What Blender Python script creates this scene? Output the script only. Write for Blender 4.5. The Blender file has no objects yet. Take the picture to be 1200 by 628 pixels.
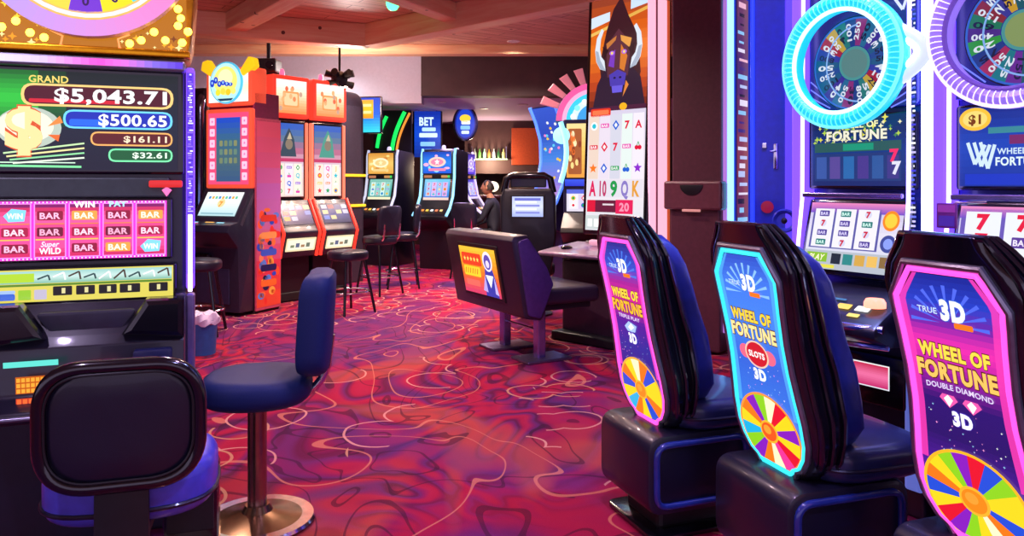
import bpy, bmesh, math, random
from mathutils import Vector, Matrix, Euler
PI = math.pi
R = math.radians
COL = bpy.context.scene.collection
SC = bpy.context.scene

# ------------------------------------------------------------------ colours and materials
def lin(c):
    return c / 12.92 if c <= 0.04045 else ((c + 0.055) / 1.055) ** 2.4
def hx(s):
    s = s.lstrip('#')
    return tuple(lin(int(s[i:i + 2], 16) / 255) for i in (0, 2, 4))

MATS = {}
def mat(name, color, rough=0.5, metal=0.0, coat=0.0, var=0.12, scale=30, bump=0.0, spec=0.5, alpha=1.0):
    if name in MATS:
        return MATS[name]
    m = bpy.data.materials.new(name); m.use_nodes = True
    nt = m.node_tree; b = nt.nodes['Principled BSDF']
    c = hx(color)
    b.inputs['Roughness'].default_value = rough
    b.inputs['Metallic'].default_value = metal
    b.inputs['Coat Weight'].default_value = coat
    b.inputs['Coat Roughness'].default_value = 0.08
    b.inputs['Specular IOR Level'].default_value = spec
    tc = nt.nodes.new('ShaderNodeTexCoord')
    n = nt.nodes.new('ShaderNodeTexNoise'); n.inputs['Scale'].default_value = scale; n.inputs['Detail'].default_value = 3
    nt.links.new(tc.outputs['Object'], n.inputs['Vector'])
    r = nt.nodes.new('ShaderNodeValToRGB')
    r.color_ramp.elements[0].position = 0.3; r.color_ramp.elements[1].position = 0.7
    r.color_ramp.elements[0].color = (*[x * (1 - var) for x in c], 1)
    r.color_ramp.elements[1].color = (*[min(1, x * (1 + var)) for x in c], 1)
    nt.links.new(n.outputs['Fac'], r.inputs['Fac']); nt.links.new(r.outputs['Color'], b.inputs['Base Color'])
    if bump:
        bp = nt.nodes.new('ShaderNodeBump'); bp.inputs['Strength'].default_value = bump; bp.inputs['Distance'].default_value = 0.002
        nt.links.new(n.outputs['Fac'], bp.inputs['Height']); nt.links.new(bp.outputs['Normal'], b.inputs['Normal'])
    MATS[name] = m
    return m

def glow(name, color, strength=3.0):
    """a lamp, LED tube, lit plastic, or a bottle given a glow"""
    if name in MATS:
        return MATS[name]
    m = bpy.data.materials.new(name); m.use_nodes = True
    b = m.node_tree.nodes['Principled BSDF']; c = hx(color)
    b.inputs['Base Color'].default_value = (*[x * .6 for x in c], 1)
    b.inputs['Emission Color'].default_value = (*c, 1)
    b.inputs['Emission Strength'].default_value = strength
    b.inputs['Roughness'].default_value = 0.35
    MATS[name] = m
    return m

def lit(strength=1.0):
    """lit display: emits the colours of its artwork"""
    name = 'lit_display_%d' % round(strength * 100)
    if name in MATS:
        return MATS[name]
    m = bpy.data.materials.new(name); m.use_nodes = True
    nt = m.node_tree; b = nt.nodes['Principled BSDF']
    a = nt.nodes.new('ShaderNodeAttribute'); a.attribute_name = 'art'
    b.inputs['Base Color'].default_value = (.01, .01, .012, 1)
    b.inputs['Roughness'].default_value = 0.25
    nt.links.new(a.outputs['Color'], b.inputs['Emission Color'])
    b.inputs['Emission Strength'].default_value = strength
    MATS[name] = m
    return m

def printed():
    """printed artwork that is not lit from behind"""
    if 'printed' in MATS:
        return MATS['printed']
    m = bpy.data.materials.new('printed'); m.use_nodes = True
    nt = m.node_tree; b = nt.nodes['Principled BSDF']
    a = nt.nodes.new('ShaderNodeAttribute'); a.attribute_name = 'art'
    nt.links.new(a.outputs['Color'], b.inputs['Base Color'])
    b.inputs['Roughness'].default_value = 0.4
    MATS['printed'] = m
    return m

# ------------------------------------------------------------------ outlines
def rpoly(pts, r, n=5):
    """polygon with rounded corners"""
    out = []; N = len(pts)
    for i in range(N):
        p = Vector(pts[i]); a = Vector(pts[i - 1]); b = Vector(pts[(i + 1) % N])
        da = (a - p); db = (b - p)
        rr = r[i] if isinstance(r, (list, tuple)) else r
        if rr <= 0:
            out.append(tuple(p)); continue
        ang = da.angle(db)
        t = min(rr / max(math.tan(ang / 2), 1e-3), da.length * .49, db.length * .49)
        p0 = p + da.normalized() * t; p1 = p + db.normalized() * t
        for k in range(n + 1):
            s = k / n
            q = p0 * (1 - s) ** 2 + p * 2 * s * (1 - s) + p1 * s * s
            out.append(tuple(q))
    return out
def rrect(x0, z0, x1, z1, r=.02, n=5):
    return rpoly([(x0, z0), (x1, z0), (x1, z1), (x0, z1)], r, n)
def ell(cx, cz, rx, rz=None, n=32):
    rz = rx if rz is None else rz
    return [(cx + rx * math.cos(2 * PI * k / n), cz + rz * math.sin(2 * PI * k / n)) for k in range(n)]

# ------------------------------------------------------------------ mesh builder
class MB:
    def __init__(self):
        self.v = []; self.f = []
    def _take(self, bm, smooth):
        off = len(self.v)
        bm.verts.index_update()
        self.v += [tuple(v.co) for v in bm.verts]
        self.f += [([off + v.index for v in f.verts], smooth) for f in bm.faces]
        bm.free(); return self
    def raw(self, verts, faces, smooth=True):
        off = len(self.v); self.v += [tuple(v) for v in verts]
        self.f += [([off + i for i in f], smooth) for f in faces]; return self
    def box(self, c, s, bev=0.0, rot=None, seg=2):
        bm = bmesh.new(); bmesh.ops.create_cube(bm, size=1)
        bmesh.ops.scale(bm, vec=Vector(s), verts=bm.verts)
        if bev:
            bmesh.ops.bevel(bm, geom=bm.edges[:], offset=bev, segments=seg, affect='EDGES', profile=.5, clamp_overlap=True)
        M = Matrix.Translation(Vector(c)) @ (Euler(rot).to_matrix().to_4x4() if rot else Matrix())
        bmesh.ops.transform(bm, matrix=M, verts=bm.verts)
        return self._take(bm, False)
    def ext(self, outline, h0, h1, axis='y', bev=0.0, seg=2):
        """outline pushed along an axis: 'y' takes (x,z), 'x' takes (y,z), 'z' takes (x,y)"""
        def P(a, b, h):
            return {'y': (a, h, b), 'x': (h, a, b), 'z': (a, b, h)}[axis]
        bm = bmesh.new()
        A = [bm.verts.new(P(a, b, h0)) for a, b in outline]; B = [bm.verts.new(P(a, b, h1)) for a, b in outline]
        n = len(outline)
        f0 = bm.faces.new(A); f1 = bm.faces.new(B[::-1])
        for i in range(n):
            bm.faces.new([A[i], B[i], B[(i + 1) % n], A[(i + 1) % n]])
        bmesh.ops.recalc_face_normals(bm, faces=bm.faces)
        if bev:
            es = list(f0.edges) + list(f1.edges)
            bmesh.ops.bevel(bm, geom=es, offset=bev, segments=seg, affect='EDGES', profile=.5, clamp_overlap=True)
        return self._take(bm, n > 14)
    def tube(self, pts, r, seg=10, closed=False, caps=True):
        pts = [Vector(p) for p in pts]; n = len(pts)
        rs = r if isinstance(r, (list, tuple)) else [r] * n
        verts = []; faces = []; up = None
        for i, p in enumerate(pts):
            if closed:
                t = pts[(i + 1) % n] - pts[i - 1]
            else:
                t = pts[min(i + 1, n - 1)] - pts[max(i - 1, 0)]
            t.normalize()
            if up is None:
                up = t.orthogonal().normalized()
            up = (up - t * up.dot(t))
            if up.length < 1e-6: up = t.orthogonal()
            up.normalize(); s = t.cross(up)
            for k in range(seg):
                a = 2 * PI * k / seg
                verts.append(p + (up * math.cos(a) + s * math.sin(a)) * rs[i])
        m = n if closed else n - 1
        for i in range(m):
            j = (i + 1) % n
            for k in range(seg):
                k2 = (k + 1) % seg
                faces.append([i * seg + k, i * seg + k2, j * seg + k2, j * seg + k])
        if not closed and caps:
            faces.append(list(range(seg))[::-1]); faces.append([(n - 1) * seg + k for k in range(seg)])
        return self.raw(verts, faces, True)
    def cyl(self, p0, p1, r0, r1=None, seg=20):
        return self.tube([p0, p1], [r0, r0 if r1 is None else r1], seg)
    def lathe(self, prof, seg=32, c=(0, 0, 0), sx=1, sy=1):
        verts = []; faces = []; n = len(prof)
        for r, z in prof:
            for k in range(seg):
                a = 2 * PI * k / seg
                verts.append((c[0] + r * sx * math.cos(a), c[1] + r * sy * math.sin(a), c[2] + z))
        for i in range(n - 1):
            for k in range(seg):
                k2 = (k + 1) % seg
                faces.append([i * seg + k, i * seg + k2, (i + 1) * seg + k2, (i + 1) * seg + k])
        faces.append(list(range(seg))[::-1]); faces.append([(n - 1) * seg + k for k in range(seg)])
        return self.raw(verts, faces, True)
    def loft(self, rings, caps=True):
        n = len(rings[0]); verts = [p for r in rings for p in r]; faces = []
        for i in range(len(rings) - 1):
            for k in range(n):
                k2 = (k + 1) % n
                faces.append([i * n + k, i * n + k2, (i + 1) * n + k2, (i + 1) * n + k])
        if caps:
            faces.append(list(range(n))[::-1]); faces.append([(len(rings) - 1) * n + k for k in range(n)])
        return self.raw(verts, faces, True)
    def ball(self, c, r, seg=16, rings=10):
        rr = (r, r, r) if not isinstance(r, (tuple, list)) else r
        prof = []
        L = []
        for i in range(rings + 1):
            a = -PI / 2 + PI * i / rings
            ca = max(math.cos(a), 1e-3)
            L.append([(c[0] + rr[0] * ca * math.cos(2 * PI * k / seg), c[1] + rr[1] * ca * math.sin(2 * PI * k / seg), c[2] + rr[2] * math.sin(a)) for k in range(seg)])
        return self.loft(L)
    def build(self, name, material, parent=None, loc=(0, 0, 0), rot=(0, 0, 0), sub=0):
        me = bpy.data.meshes.new(name)
        me.from_pydata(self.v, [], [f for f, _ in self.f])
        me.polygons.foreach_set('use_smooth', [s for _, s in self.f])
        me.materials.append(material); me.update()
        bm = bmesh.new(); bm.from_mesh(me); bmesh.ops.recalc_face_normals(bm, faces=bm.faces)
        for e in bm.edges:
            if len(e.link_faces) == 2 and e.calc_face_angle(0) > R(38): e.smooth = False
        bm.to_mesh(me); bm.free()
        o = bpy.data.objects.new(name, me); COL.objects.link(o)
        o.location = loc; o.rotation_euler = rot
        if parent: o.parent = parent
        if sub:
            md = o.modifiers.new('smooth', 'SUBSURF'); md.levels = sub; md.render_levels = sub
        return o

# ------------------------------------------------------------------ lettering and artwork
_T = {}
def glyphs(s, bold=0.0, shear=0.0):
    key = (s, bold, shear)
    if key in _T: return _T[key]
    cu = bpy.data.curves.new('lettering', 'FONT'); cu.body = s; cu.offset = bold; cu.shear = shear; cu.size = 1; cu.space_character = 1 + bold * 2.2; cu.resolution_u = 3
    o = bpy.data.objects.new('lettering', cu); COL.objects.link(o)
    bpy.context.view_layer.update()
    me = o.evaluated_get(bpy.context.evaluated_depsgraph_get()).to_mesh()
    vs = [(v.co.x, v.co.y) for v in me.vertices]; fs = [list(p.vertices) for p in me.polygons]
    bpy.data.objects.remove(o); bpy.data.curves.remove(cu)
    xs = [v[0] for v in vs] or [0]; ys = [v[1] for v in vs] or [0]
    _T[key] = (vs, fs, min(xs), max(xs), min(ys), max(ys))
    return _T[key]

class Art:
    def __init__(self, mp=None, step=0.0006):
        self.v = []; self.f = []; self.c = []; self.mp = mp; self.step = step
    def poly(self, pts, col, L=1):
        c = hx(col) if isinstance(col, str) else col
        o = len(self.v)
        for x, z in pts:
            self.v.append(self.mp(x, z, L * self.step) if self.mp else (x, -L * self.step, z))
        self.f.append(list(range(o, o + len(pts)))); self.c.append(c); return self
    def rect(self, x0, z0, x1, z1, col, L=1):
        return self.poly([(x0, z0), (x1, z0), (x1, z1), (x0, z1)], col, L)
    def rr(self, x0, z0, x1, z1, r, col, L=1):
        return self.poly(rrect(x0, z0, x1, z1, r, 4), col, L)
    def grad(self, x0, z0, x1, z1, cols, L=1, n=12):
        cs = [hx(c) for c in cols]
        for i in range(n):
            t = (i + .5) / n * (len(cs) - 1); k = min(int(t), len(cs) - 2); u = t - k
            c = tuple(cs[k][j] * (1 - u) + cs[k + 1][j] * u for j in range(3))
            self.rect(x0, z0 + (z1 - z0) * i / n, x1, z0 + (z1 - z0) * (i + 1) / n, c, L)
        return self
    def disc(self, cx, cz, rx, rz, col, L=1, n=28):
        return self.poly(ell(cx, cz, rx, rz, n), col, L)
    def ring(self, cx, cz, r0, r1, col, L=1, n=40, asp=1, a0=0, a1=2 * PI):
        for k in range(n):
            a = a0 + (a1 - a0) * k / n; b = a0 + (a1 - a0) * (k + 1) / n
            self.poly([(cx + r0 * math.cos(a), cz + r0 * asp * math.sin(a)), (cx + r1 * math.cos(a), cz + r1 * asp * math.sin(a)),
                       (cx + r1 * math.cos(b), cz + r1 * asp * math.sin(b)), (cx + r0 * math.cos(b), cz + r0 * asp * math.sin(b))], col, L)
        return self
    def wheel(self, cx, cz, r0, r1, cols, n, L=1, asp=1, a0=0.0, sub=3):
        for k in range(n):
            for j in range(sub):
                a = a0 + 2 * PI * (k + j / sub) / n; b = a0 + 2 * PI * (k + (j + 1) / sub) / n
                self.poly([(cx + r0 * math.cos(a), cz + r0 * asp * math.sin(a)), (cx + r1 * math.cos(a), cz + r1 * asp * math.sin(a)),
                           (cx + r1 * math.cos(b), cz + r1 * asp * math.sin(b)), (cx + r0 * math.cos(b), cz + r0 * asp * math.sin(b))], cols[k % len(cols)], L)
        return self
    def star(self, cx, cz, r, col, L=1, n=5, q=.45, rot=PI / 2):
        return self.poly([(cx + (r if k % 2 == 0 else r * q) * math.cos(rot + PI * k / n), cz + (r if k % 2 == 0 else r * q) * math.sin(rot + PI * k / n)) for k in range(2 * n)], col, L)
    def line(self, pts, w, col, L=1):
        for a, b in zip(pts, pts[1:]):
            d = Vector((b[0] - a[0], b[1] - a[1]))
            if d.length < 1e-6: continue
            d.normalize(); nx, nz = -d.y * w / 2, d.x * w / 2
            self.poly([(a[0] + nx, a[1] + nz), (a[0] - nx, a[1] - nz), (b[0] - nx, b[1] - nz), (b[0] + nx, b[1] + nz)], col, L)
        return self
    def text(self, s, x, z, h, col, L=3, al='c', w=None, bold=.02, shear=0, edge=None, ew=.03, rot=0, bend=0):
        """lettering with cap height h, its base line at z; w squeezes it into a width; edge draws an outline colour behind"""
        def put(b, c, LL):
            vs, fs, a0, a1, b0, b1 = glyphs(s, b, shear)
            k = h / .73; tw = (a1 - a0) * k; kx = k if w is None else k * w / max(tw, 1e-6); tw = (a1 - a0) * kx
            ox = x - {'c': tw / 2, 'l': 0, 'r': tw}[al]
            cs, sn = math.cos(rot), math.sin(rot)
            cc = hx(c) if isinstance(c, str) else c
            o = len(self.v)
            for u, v in vs:
                px = ox + (u - a0) * kx - x; pz = v * k
                if bend: pz += bend * (px * px)
                X = x + px * cs - pz * sn; Z = z + px * sn + pz * cs
                self.v.append(self.mp(X, Z, LL * self.step) if self.mp else (X, -LL * self.step, Z))
            for f in fs:
                self.f.append([o + i for i in f]); self.c.append(cc)
        if edge: put(bold + ew, edge, L)
        put(bold, col, L + 1 if edge else L)
        return self
    def build(self, name, parent=None, loc=(0, 0, 0), rot=(0, 0, 0), strength=1.0, material=None):
        me = bpy.data.meshes.new(name); me.from_pydata(self.v, [], self.f)
        at = me.attributes.new('art', 'FLOAT_COLOR', 'FACE')
        flat = []
        for c in self.c: flat += [c[0], c[1], c[2], 1.0]
        at.data.foreach_set('color', flat)
        me.materials.append(material or lit(strength)); me.update()
        o = bpy.data.objects.new(name, me); COL.objects.link(o)
        o.location = loc; o.rotation_euler = rot
        if parent: o.parent = parent
        return o

# ------------------------------------------------------------------ things
def tag(o, label=None, cat=None, group=None, kind=None):
    if label: o['label'] = label
    if cat: o['category'] = cat
    if group: o['group'] = group
    if kind: o['kind'] = kind
    return o
def thing(name, label, cat, loc, rz=0.0, group=None):
    o = bpy.data.objects.new(name, None); COL.objects.link(o); o.empty_display_size = .1
    o.location = loc; o.rotation_euler = (0, 0, R(rz))
    return tag(o, label, cat, group)
def dup(root, loc, rz, label, group=None):
    def cp(o, parent):
        c = o.copy(); COL.objects.link(c); c.parent = parent
        for ch in list(o.children): cp(ch, c)
        return c
    r = cp(root, None); r.location = loc; r.rotation_euler = (0, 0, R(rz))
    return tag(r, label, None, group)

# the camera's numbers: focal length in pixels, principal column, horizon row, eye height
F, CX, HY, EYE = 900.0, 600.0, 215.0, 1.35
def at(px, Y, z=0.0): return ((px - CX) / F * Y, Y, z)
def zz(py, Y): return EYE + (HY - py) / F * Y

# ================================================================== the setting
def carpet_material():
    m = bpy.data.materials.new('carpet'); m.use_nodes = True; nt = m.node_tree; L = nt.links
    b = nt.nodes['Principled BSDF']; b.inputs['Roughness'].default_value = .95; b.inputs['Specular IOR Level'].default_value = .15
    N = nt.nodes.new
    tc = N('ShaderNodeTexCoord')
    def mth(op, a, bb=None, clamp=False):
        n = N('ShaderNodeMath'); n.operation = op; n.use_clamp = clamp
        for i, v in enumerate((a, bb)):
            if v is None: continue
            if hasattr(v, 'links'): L.new(v, n.inputs[i])
            else: n.inputs[i].default_value = v
        return n.outputs[0]
    def noise(scale, det=2, dist=0, vec=None, w=0):
        n = N('ShaderNodeTexNoise'); n.inputs['Scale'].default_value = scale; n.inputs['Detail'].default_value = det; n.inputs['Distortion'].default_value = dist
        mp = N('ShaderNodeMapping'); mp.inputs['Location'].default_value = (w * 3.1, w * 1.7, w); mp.inputs['Rotation'].default_value = (0, 0, .6)
        mp.inputs['Scale'].default_value = (1.0, .62, 1)
        L.new(vec or tc.outputs['Object'], mp.inputs['Vector']); L.new(mp.outputs[0], n.inputs['Vector'])
        return n
    def mix(f, a, c):
        n = N('ShaderNodeMix'); n.data_type = 'RGBA'; L.new(f, n.inputs[0])
        for i, v in ((6, a), (7, c)):
            if isinstance(v, str): n.inputs[i].default_value = (*hx(v), 1)
            else: L.new(v, n.inputs[i])
        return n.outputs[2]
    # broad drifting fields of crimson, magenta, plum and salmon
    def ramp(fac, stops):
        r = N('ShaderNodeValToRGB'); L.new(fac, r.inputs['Fac']); cr = r.color_ramp
        while len(cr.elements) < len(stops): cr.elements.new(.5)
        for e, (p, c) in zip(cr.elements, stops): e.position = p; e.color = (*hx(c), 1)
        return r.outputs['Color']
    n1 = noise(.75, 1.2, 1.4)
    col = ramp(n1.outputs['Fac'], [(.30, '#4a2a6e'), (.40, '#7a1c62'), (.47, '#a80f4a'), (.53, '#b30f3e'), (.58, '#9a124e'), (.64, '#c4503e'), (.72, '#a81244')])
    # flowing petals: bands of one slow field, each with a dark edge and a lighter heart
    n2 = noise(.62, 1.6, 2.6, w=2)
    band = mth('FRACT', mth('MULTIPLY', n2.outputs['Fac'], 9.0))
    pet = ramp(band, [(.0, '#3d0f3a'), (.06, '#6a1250'), (.25, '#b8163f'), (.5, '#c02048'), (.70, '#8c1a62'), (.86, '#5a2a70'), (.95, '#4a1648')])
    gate = N('ShaderNodeMapRange'); L.new(noise(.5, 1, .6, w=5).outputs['Fac'], gate.inputs[0]); gate.inputs[1].default_value = .38; gate.inputs[2].default_value = .52
    col = mix(mth('MULTIPLY', gate.outputs[0], .72), col, pet)
    # salmon flames and blue purple pools
    n4 = noise(.55, 1.5, 2.0, w=15)
    sal = N('ShaderNodeMapRange'); L.new(n4.outputs['Fac'], sal.inputs[0]); sal.inputs[1].default_value = .58; sal.inputs[2].default_value = .66
    col = mix(mth('MULTIPLY', sal.outputs[0], .55), col, '#c85a44')
    n3 = noise(.6, 1, 1.0, w=9)
    pp = N('ShaderNodeMapRange'); L.new(n3.outputs['Fac'], pp.inputs[0]); pp.inputs[1].default_value = .54; pp.inputs[2].default_value = .63
    col = mix(mth('MULTIPLY', pp.outputs[0], .6), col, '#53317c')
    # fine dark strokes
    v = mth('ABSOLUTE', mth('SUBTRACT', mth('FRACT', mth('MULTIPLY', noise(.9, 1.2, 2.4, w=3).outputs['Fac'], 8.0)), .5))
    col = mix(mth('MULTIPLY', mth('LESS_THAN', v, .05), .6), col, '#3d0c2c')
    # thin pale outlines of leaves
    n5 = noise(.8, .8, 1.5, w=12).outputs['Fac']
    for lv in (.44, .56):
        v2 = mth('ABSOLUTE', mth('SUBTRACT', n5, lv))
        col = mix(mth('MULTIPLY', mth('LESS_THAN', v2, .0035), .65), col, '#e88a70')
    # loops of pale thread in clusters
    for sc, rad, wd, c, ww, th in ((1.9, .30, .014, '#e9a193', 1, .555), (2.5, .34, .017, '#f0b09c', 4, .56), (1.5, .24, .011, '#e0a07a', 7, .53), (1.7, .36, .011, '#f0a89a', 3, .56)):
        mp = N('ShaderNodeMapping'); mp.inputs['Location'].default_value = (ww * .7, ww * 1.3, 0); L.new(tc.outputs['Object'], mp.inputs['Vector'])
        dn = N('ShaderNodeTexNoise'); dn.inputs['Scale'].default_value = 1.6; L.new(mp.outputs[0], dn.inputs['Vector'])
        ad = N('ShaderNodeVectorMath'); ad.operation = 'MULTIPLY_ADD'; L.new(dn.outputs['Color'], ad.inputs[0]); ad.inputs[1].default_value = (.13, .13, 0); L.new(mp.outputs[0], ad.inputs[2])
        vo = N('ShaderNodeTexVoronoi'); vo.voronoi_dimensions = '2D'; vo.inputs['Scale'].default_value = sc; L.new(ad.outputs[0], vo.inputs['Vector'])
        ringf = mth('LESS_THAN', mth('ABSOLUTE', mth('SUBTRACT', vo.outputs['Distance'], rad)), wd)
        g = mth('GREATER_THAN', noise(.55, 1, .5, w=20 + ww).outputs['Fac'], th)
        col = mix(mth('MULTIPLY', mth('MULTIPLY', ringf, g), .8), col, c)
    # pile
    pn = N('ShaderNodeTexNoise'); pn.inputs['Scale'].default_value = 260; L.new(tc.outputs['Object'], pn.inputs['Vector'])
    hs = N('ShaderNodeMix'); hs.data_type = 'RGBA'; hs.blend_type = 'MULTIPLY'; hs.inputs[0].default_value = .62
    L.new(col, hs.inputs[6]); L.new(pn.outputs['Fac'], hs.inputs[7])
    L.new(hs.outputs[2], b.inputs['Base Color'])
    bp = N('ShaderNodeBump'); bp.inputs['Strength'].default_value = .3; bp.inputs['Distance'].default_value = .004
    L.new(pn.outputs['Fac'], bp.inputs['Height']); L.new(bp.outputs['Normal'], b.inputs['Normal'])
    return m

def wood_material(name, c0, c1, line, sx=1.0, rot=0.0, plank=.16):
    m = bpy.data.materials.new(name); m.use_nodes = True; nt = m.node_tree; L = nt.links; N = nt.nodes.new
    b = nt.nodes['Principled BSDF']; b.inputs['Roughness'].default_value = .55
    tc = N('ShaderNodeTexCoord'); mp = N('ShaderNodeMapping'); mp.inputs['Rotation'].default_value = (0, 0, rot)
    L.new(tc.outputs['Object'], mp.inputs['Vector'])
    br = N('ShaderNodeTexBrick'); br.inputs['Scale'].default_value = 1; br.inputs['Brick Width'].default_value = 2.2; br.inputs['Row Height'].default_value = plank
    br.inputs['Mortar Size'].default_value = .006 if plank < 1 else 0.0
    br.inputs['Color1'].default_value = (*hx(c0), 1); br.inputs['Color2'].default_value = (*hx(c1), 1); br.inputs['Mortar'].default_value = (*hx(line), 1)
    L.new(mp.outputs[0], br.inputs['Vector'])
    m2 = N('ShaderNodeMapping'); m2.inputs['Scale'].default_value = (1.2, 14, 14); L.new(mp.outputs[0], m2.inputs['Vector'])
    n = N('ShaderNodeTexNoise'); n.inputs['Scale'].default_value = 1.6; n.inputs['Detail'].default_value = 5; n.inputs['Distortion'].default_value = .6; L.new(m2.outputs[0], n.inputs['Vector'])
    x = N('ShaderNodeMix'); x.data_type = 'RGBA'; x.blend_type = 'OVERLAY'; x.inputs[0].default_value = .55
    L.new(br.outputs['Color'], x.inputs[6]); L.new(n.outputs['Fac'], x.inputs[7])
    vo = N('ShaderNodeTexVoronoi'); vo.inputs['Scale'].default_value = 3.2; L.new(mp.outputs[0], vo.inputs['Vector'])
    lt = N('ShaderNodeMath'); lt.operation = 'LESS_THAN'; lt.inputs[1].default_value = .07; L.new(vo.outputs['Distance'], lt.inputs[0])
    k = N('ShaderNodeMix'); k.data_type = 'RGBA'; L.new(lt.outputs[0], k.inputs[0]); L.new(x.outputs[2], k.inputs[6]); k.inputs[7].default_value = (*hx('#6a3a22'), 1)
    L.new(k.outputs[2], b.inputs['Base Color'])
    return m

def struct(name, mb, m):
    return tag(mb.build(name, m), kind='structure')

M_plank = wood_material('ceiling_planks', '#deab8a', '#cf9678', '#8a5540', rot=R(-35))
M_beam = wood_material('timber_beam', '#ecb98c', '#ecb98c', '#d8a074', plank=9)
M_white = mat('white_paint', '#dcd8e8', .7, var=.03)
M_brown = mat('dark_brown_panel', '#4a2e30', .6, var=.12, scale=6)
M_soffit = mat('soffit_paint', '#c8b0dc', .7, var=.03)
M_maroon = mat('maroon_paint', '#54202c', .65)
M_orange = mat('orange_paint', '#b4471f', .6)

floor = struct('floor', MB().box((0, 7, -.05), (26, 22, .1)), carpet_material())
struct('ceiling', MB().box((0, 5.0, 3.3), (26, 18, .1)), M_plank)
struct('wall_back', MB().box((0, 17.2, 1.6), (26, .2, 3.4)), M_brown)
struct('wall_left', MB().box((-7.2, 9, 1.6), (.2, 17, 3.4)), M_maroon)
struct('wall_right', MB().box((7.2, 9, 1.6), (.2, 17, 3.4)), M_maroon)

def beam(name, p0, p1, w, h, z):
    p0 = Vector(p0); p1 = Vector(p1); d = p1 - p0
    o = MB().box((0, 0, 0), (d.length, w, h), bev=.012).build(name, M_beam, None, ((p0.x + p1.x) / 2, (p0.y + p1.y) / 2, z + h / 2), (0, 0, math.atan2(d.y, d.x)))
    return tag(o, kind='structure')
# beams frame a coffer whose corner points away from the room's middle
beam('trim_1', (-6.9, 7.1), (-1.72, 9.25), .24, .27, 2.98)
beam('trim_2', (-1.72, 9.25), (2.6, 5.3), .24, .27, 2.98)
beam('trim_3', (-3.1, 8.6), (-.6, 5.2), .22, .20, 3.05)
beam('trim_4', (-.65, 8.15), (-2.6, 4.2), .2, .18, 3.07)
beam('trim_5', (-6.9, 10.6), (6.9, 10.6), .22, .13, 3.12)
# bulkhead above the far machines: white on the left, dark brown on the right
struct('wall_bulkhead', MB().box((-3.45, 11.6, 2.92), (4.2, .3, .75)), M_white)
struct('wall_fascia', MB().box((2.85, 11.55, 2.95), (8.4, .3, .60)), M_brown)
struct('wall_pier', MB().box((-6.2, 11.3, 1.62), (1.9, .5, 3.24)), M_brown)
struct('ceiling_soffit', MB().box((0, 14.4, 2.74), (14, 5.4, .12)), M_soffit)
# back bar wall
struct('wall_bar_header', MB().box((1.6, 16.4, 2.12), (5.2, .3, 1.12)), M_brown)
struct('trim_panel_orange', MB().box((.3, 16.2, 2.13), (.62, .06, .78), bev=.01), M_orange)
struct('wall_niche', MB().box((1.1, 16.9, .8), (2.6, .2, 1.6)), mat('niche_brown', '#5a2c1a', .6, var=.3, scale=4))
struct('wall_curtain', MB().box((1.75, 15.9, 1.3), (.5, .12, 2.6)), mat('dark_red_wall', '#5e1020', .6))
bar = tag(MB().box((-.1, 15.6, .53), (3.0, .5, 1.06), bev=.01).box((-.1, 15.55, 1.09), (3.15, .7, .06), bev=.015).build('bar_counter', mat('bar_wood', '#4a2118', .35, var=.25, scale=8)),
          'dark wooden bar counter along the far back wall', 'bar counter')
sh = thing('bottle_shelf', 'pale lit glass shelf high above the far bar', 'shelf', (-.48, 16.15, 1.86))
MB().box((0, 0, 0), (.78, .16, .025), bev=.004).build('shelf_board', glow('shelf_glow', '#c8e6bf', .8), sh)
for sx in (-.36, .36): MB().box((sx, .03, .14), (.02, .05, .26), bev=.003).build('bracket', mat('chrome', '#d8d8e0', .15, 1), sh)
def add_fill(parent, loc, power, color, r=.1):
    ld = bpy.data.lights.new('fill_light', 'POINT'); ld.energy = power; ld.color = color; ld.shadow_soft_size = r
    lo = bpy.data.objects.new('fill_light', ld); COL.objects.link(lo); lo.parent = parent; lo.location = loc
add_fill(sh, (0, -.35, -.1), 60, (1, .75, .5))  # unseen fill added at the shelf to brighten the dark bar area
for i in range(7):
    b = thing('bottle', ['grey', 'leaf green', 'mint', 'amber', 'white', 'dark green', 'pale yellow'][i] + ' bottle on the lit shelf above the far bar', 'bottle', (-.78 + i * .1, 16.13, 1.873), 0, 'bottles on the lit bar shelf')
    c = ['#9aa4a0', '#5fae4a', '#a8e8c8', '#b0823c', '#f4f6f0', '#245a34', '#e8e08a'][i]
    MB().lathe([(.028, 0), (.032, .01), (.032, .11), (.026, .13), (.011, .16), (.011, .2)], 12).build('body', glow('bottle_%d' % i, c, .35), b)  # shelf light on the glass is put in as the bottle's own glow
    MB().lathe([(.013, .2), (.013, .225)], 10).build('cap', mat('bottle_cap', '#2a2a30', .4), b)

# ------------------------------------------------------------------ ceiling lamps
def downlight(x, y, z, label, power, color, warm='#ffe9d0', spot=150):
    t = thing('downlight', label, 'ceiling light', (x, y, z), 0, 'recessed downlights')
    MB().lathe([(.055, 0), (.085, 0), (.088, -.006), (.075, -.012), (.056, -.010)], 24).build('trim_ring', mat('lamp_ring', '#e6e0dc', .4), t)
    MB().lathe([(.0, -.002), (.055, -.002), (.055, -.006), (.0, -.006)], 24).build('lens', glow('lamp_lens', warm, 9), t)
    ld = bpy.data.lights.new('downlight_beam', 'SPOT'); ld.energy = power * LAMP; ld.color = color; ld.shadow_soft_size = .09; ld.spot_size = R(spot); ld.spot_blend = .8
    lo = bpy.data.objects.new('downlight_beam', ld); COL.objects.link(lo); lo.parent = t; lo.location = (0, 0, -.03)
    return t
LAMP = 3.0
WARM = (1.0, .78, .66); PURP = (.75, .5, 1.0)
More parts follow.
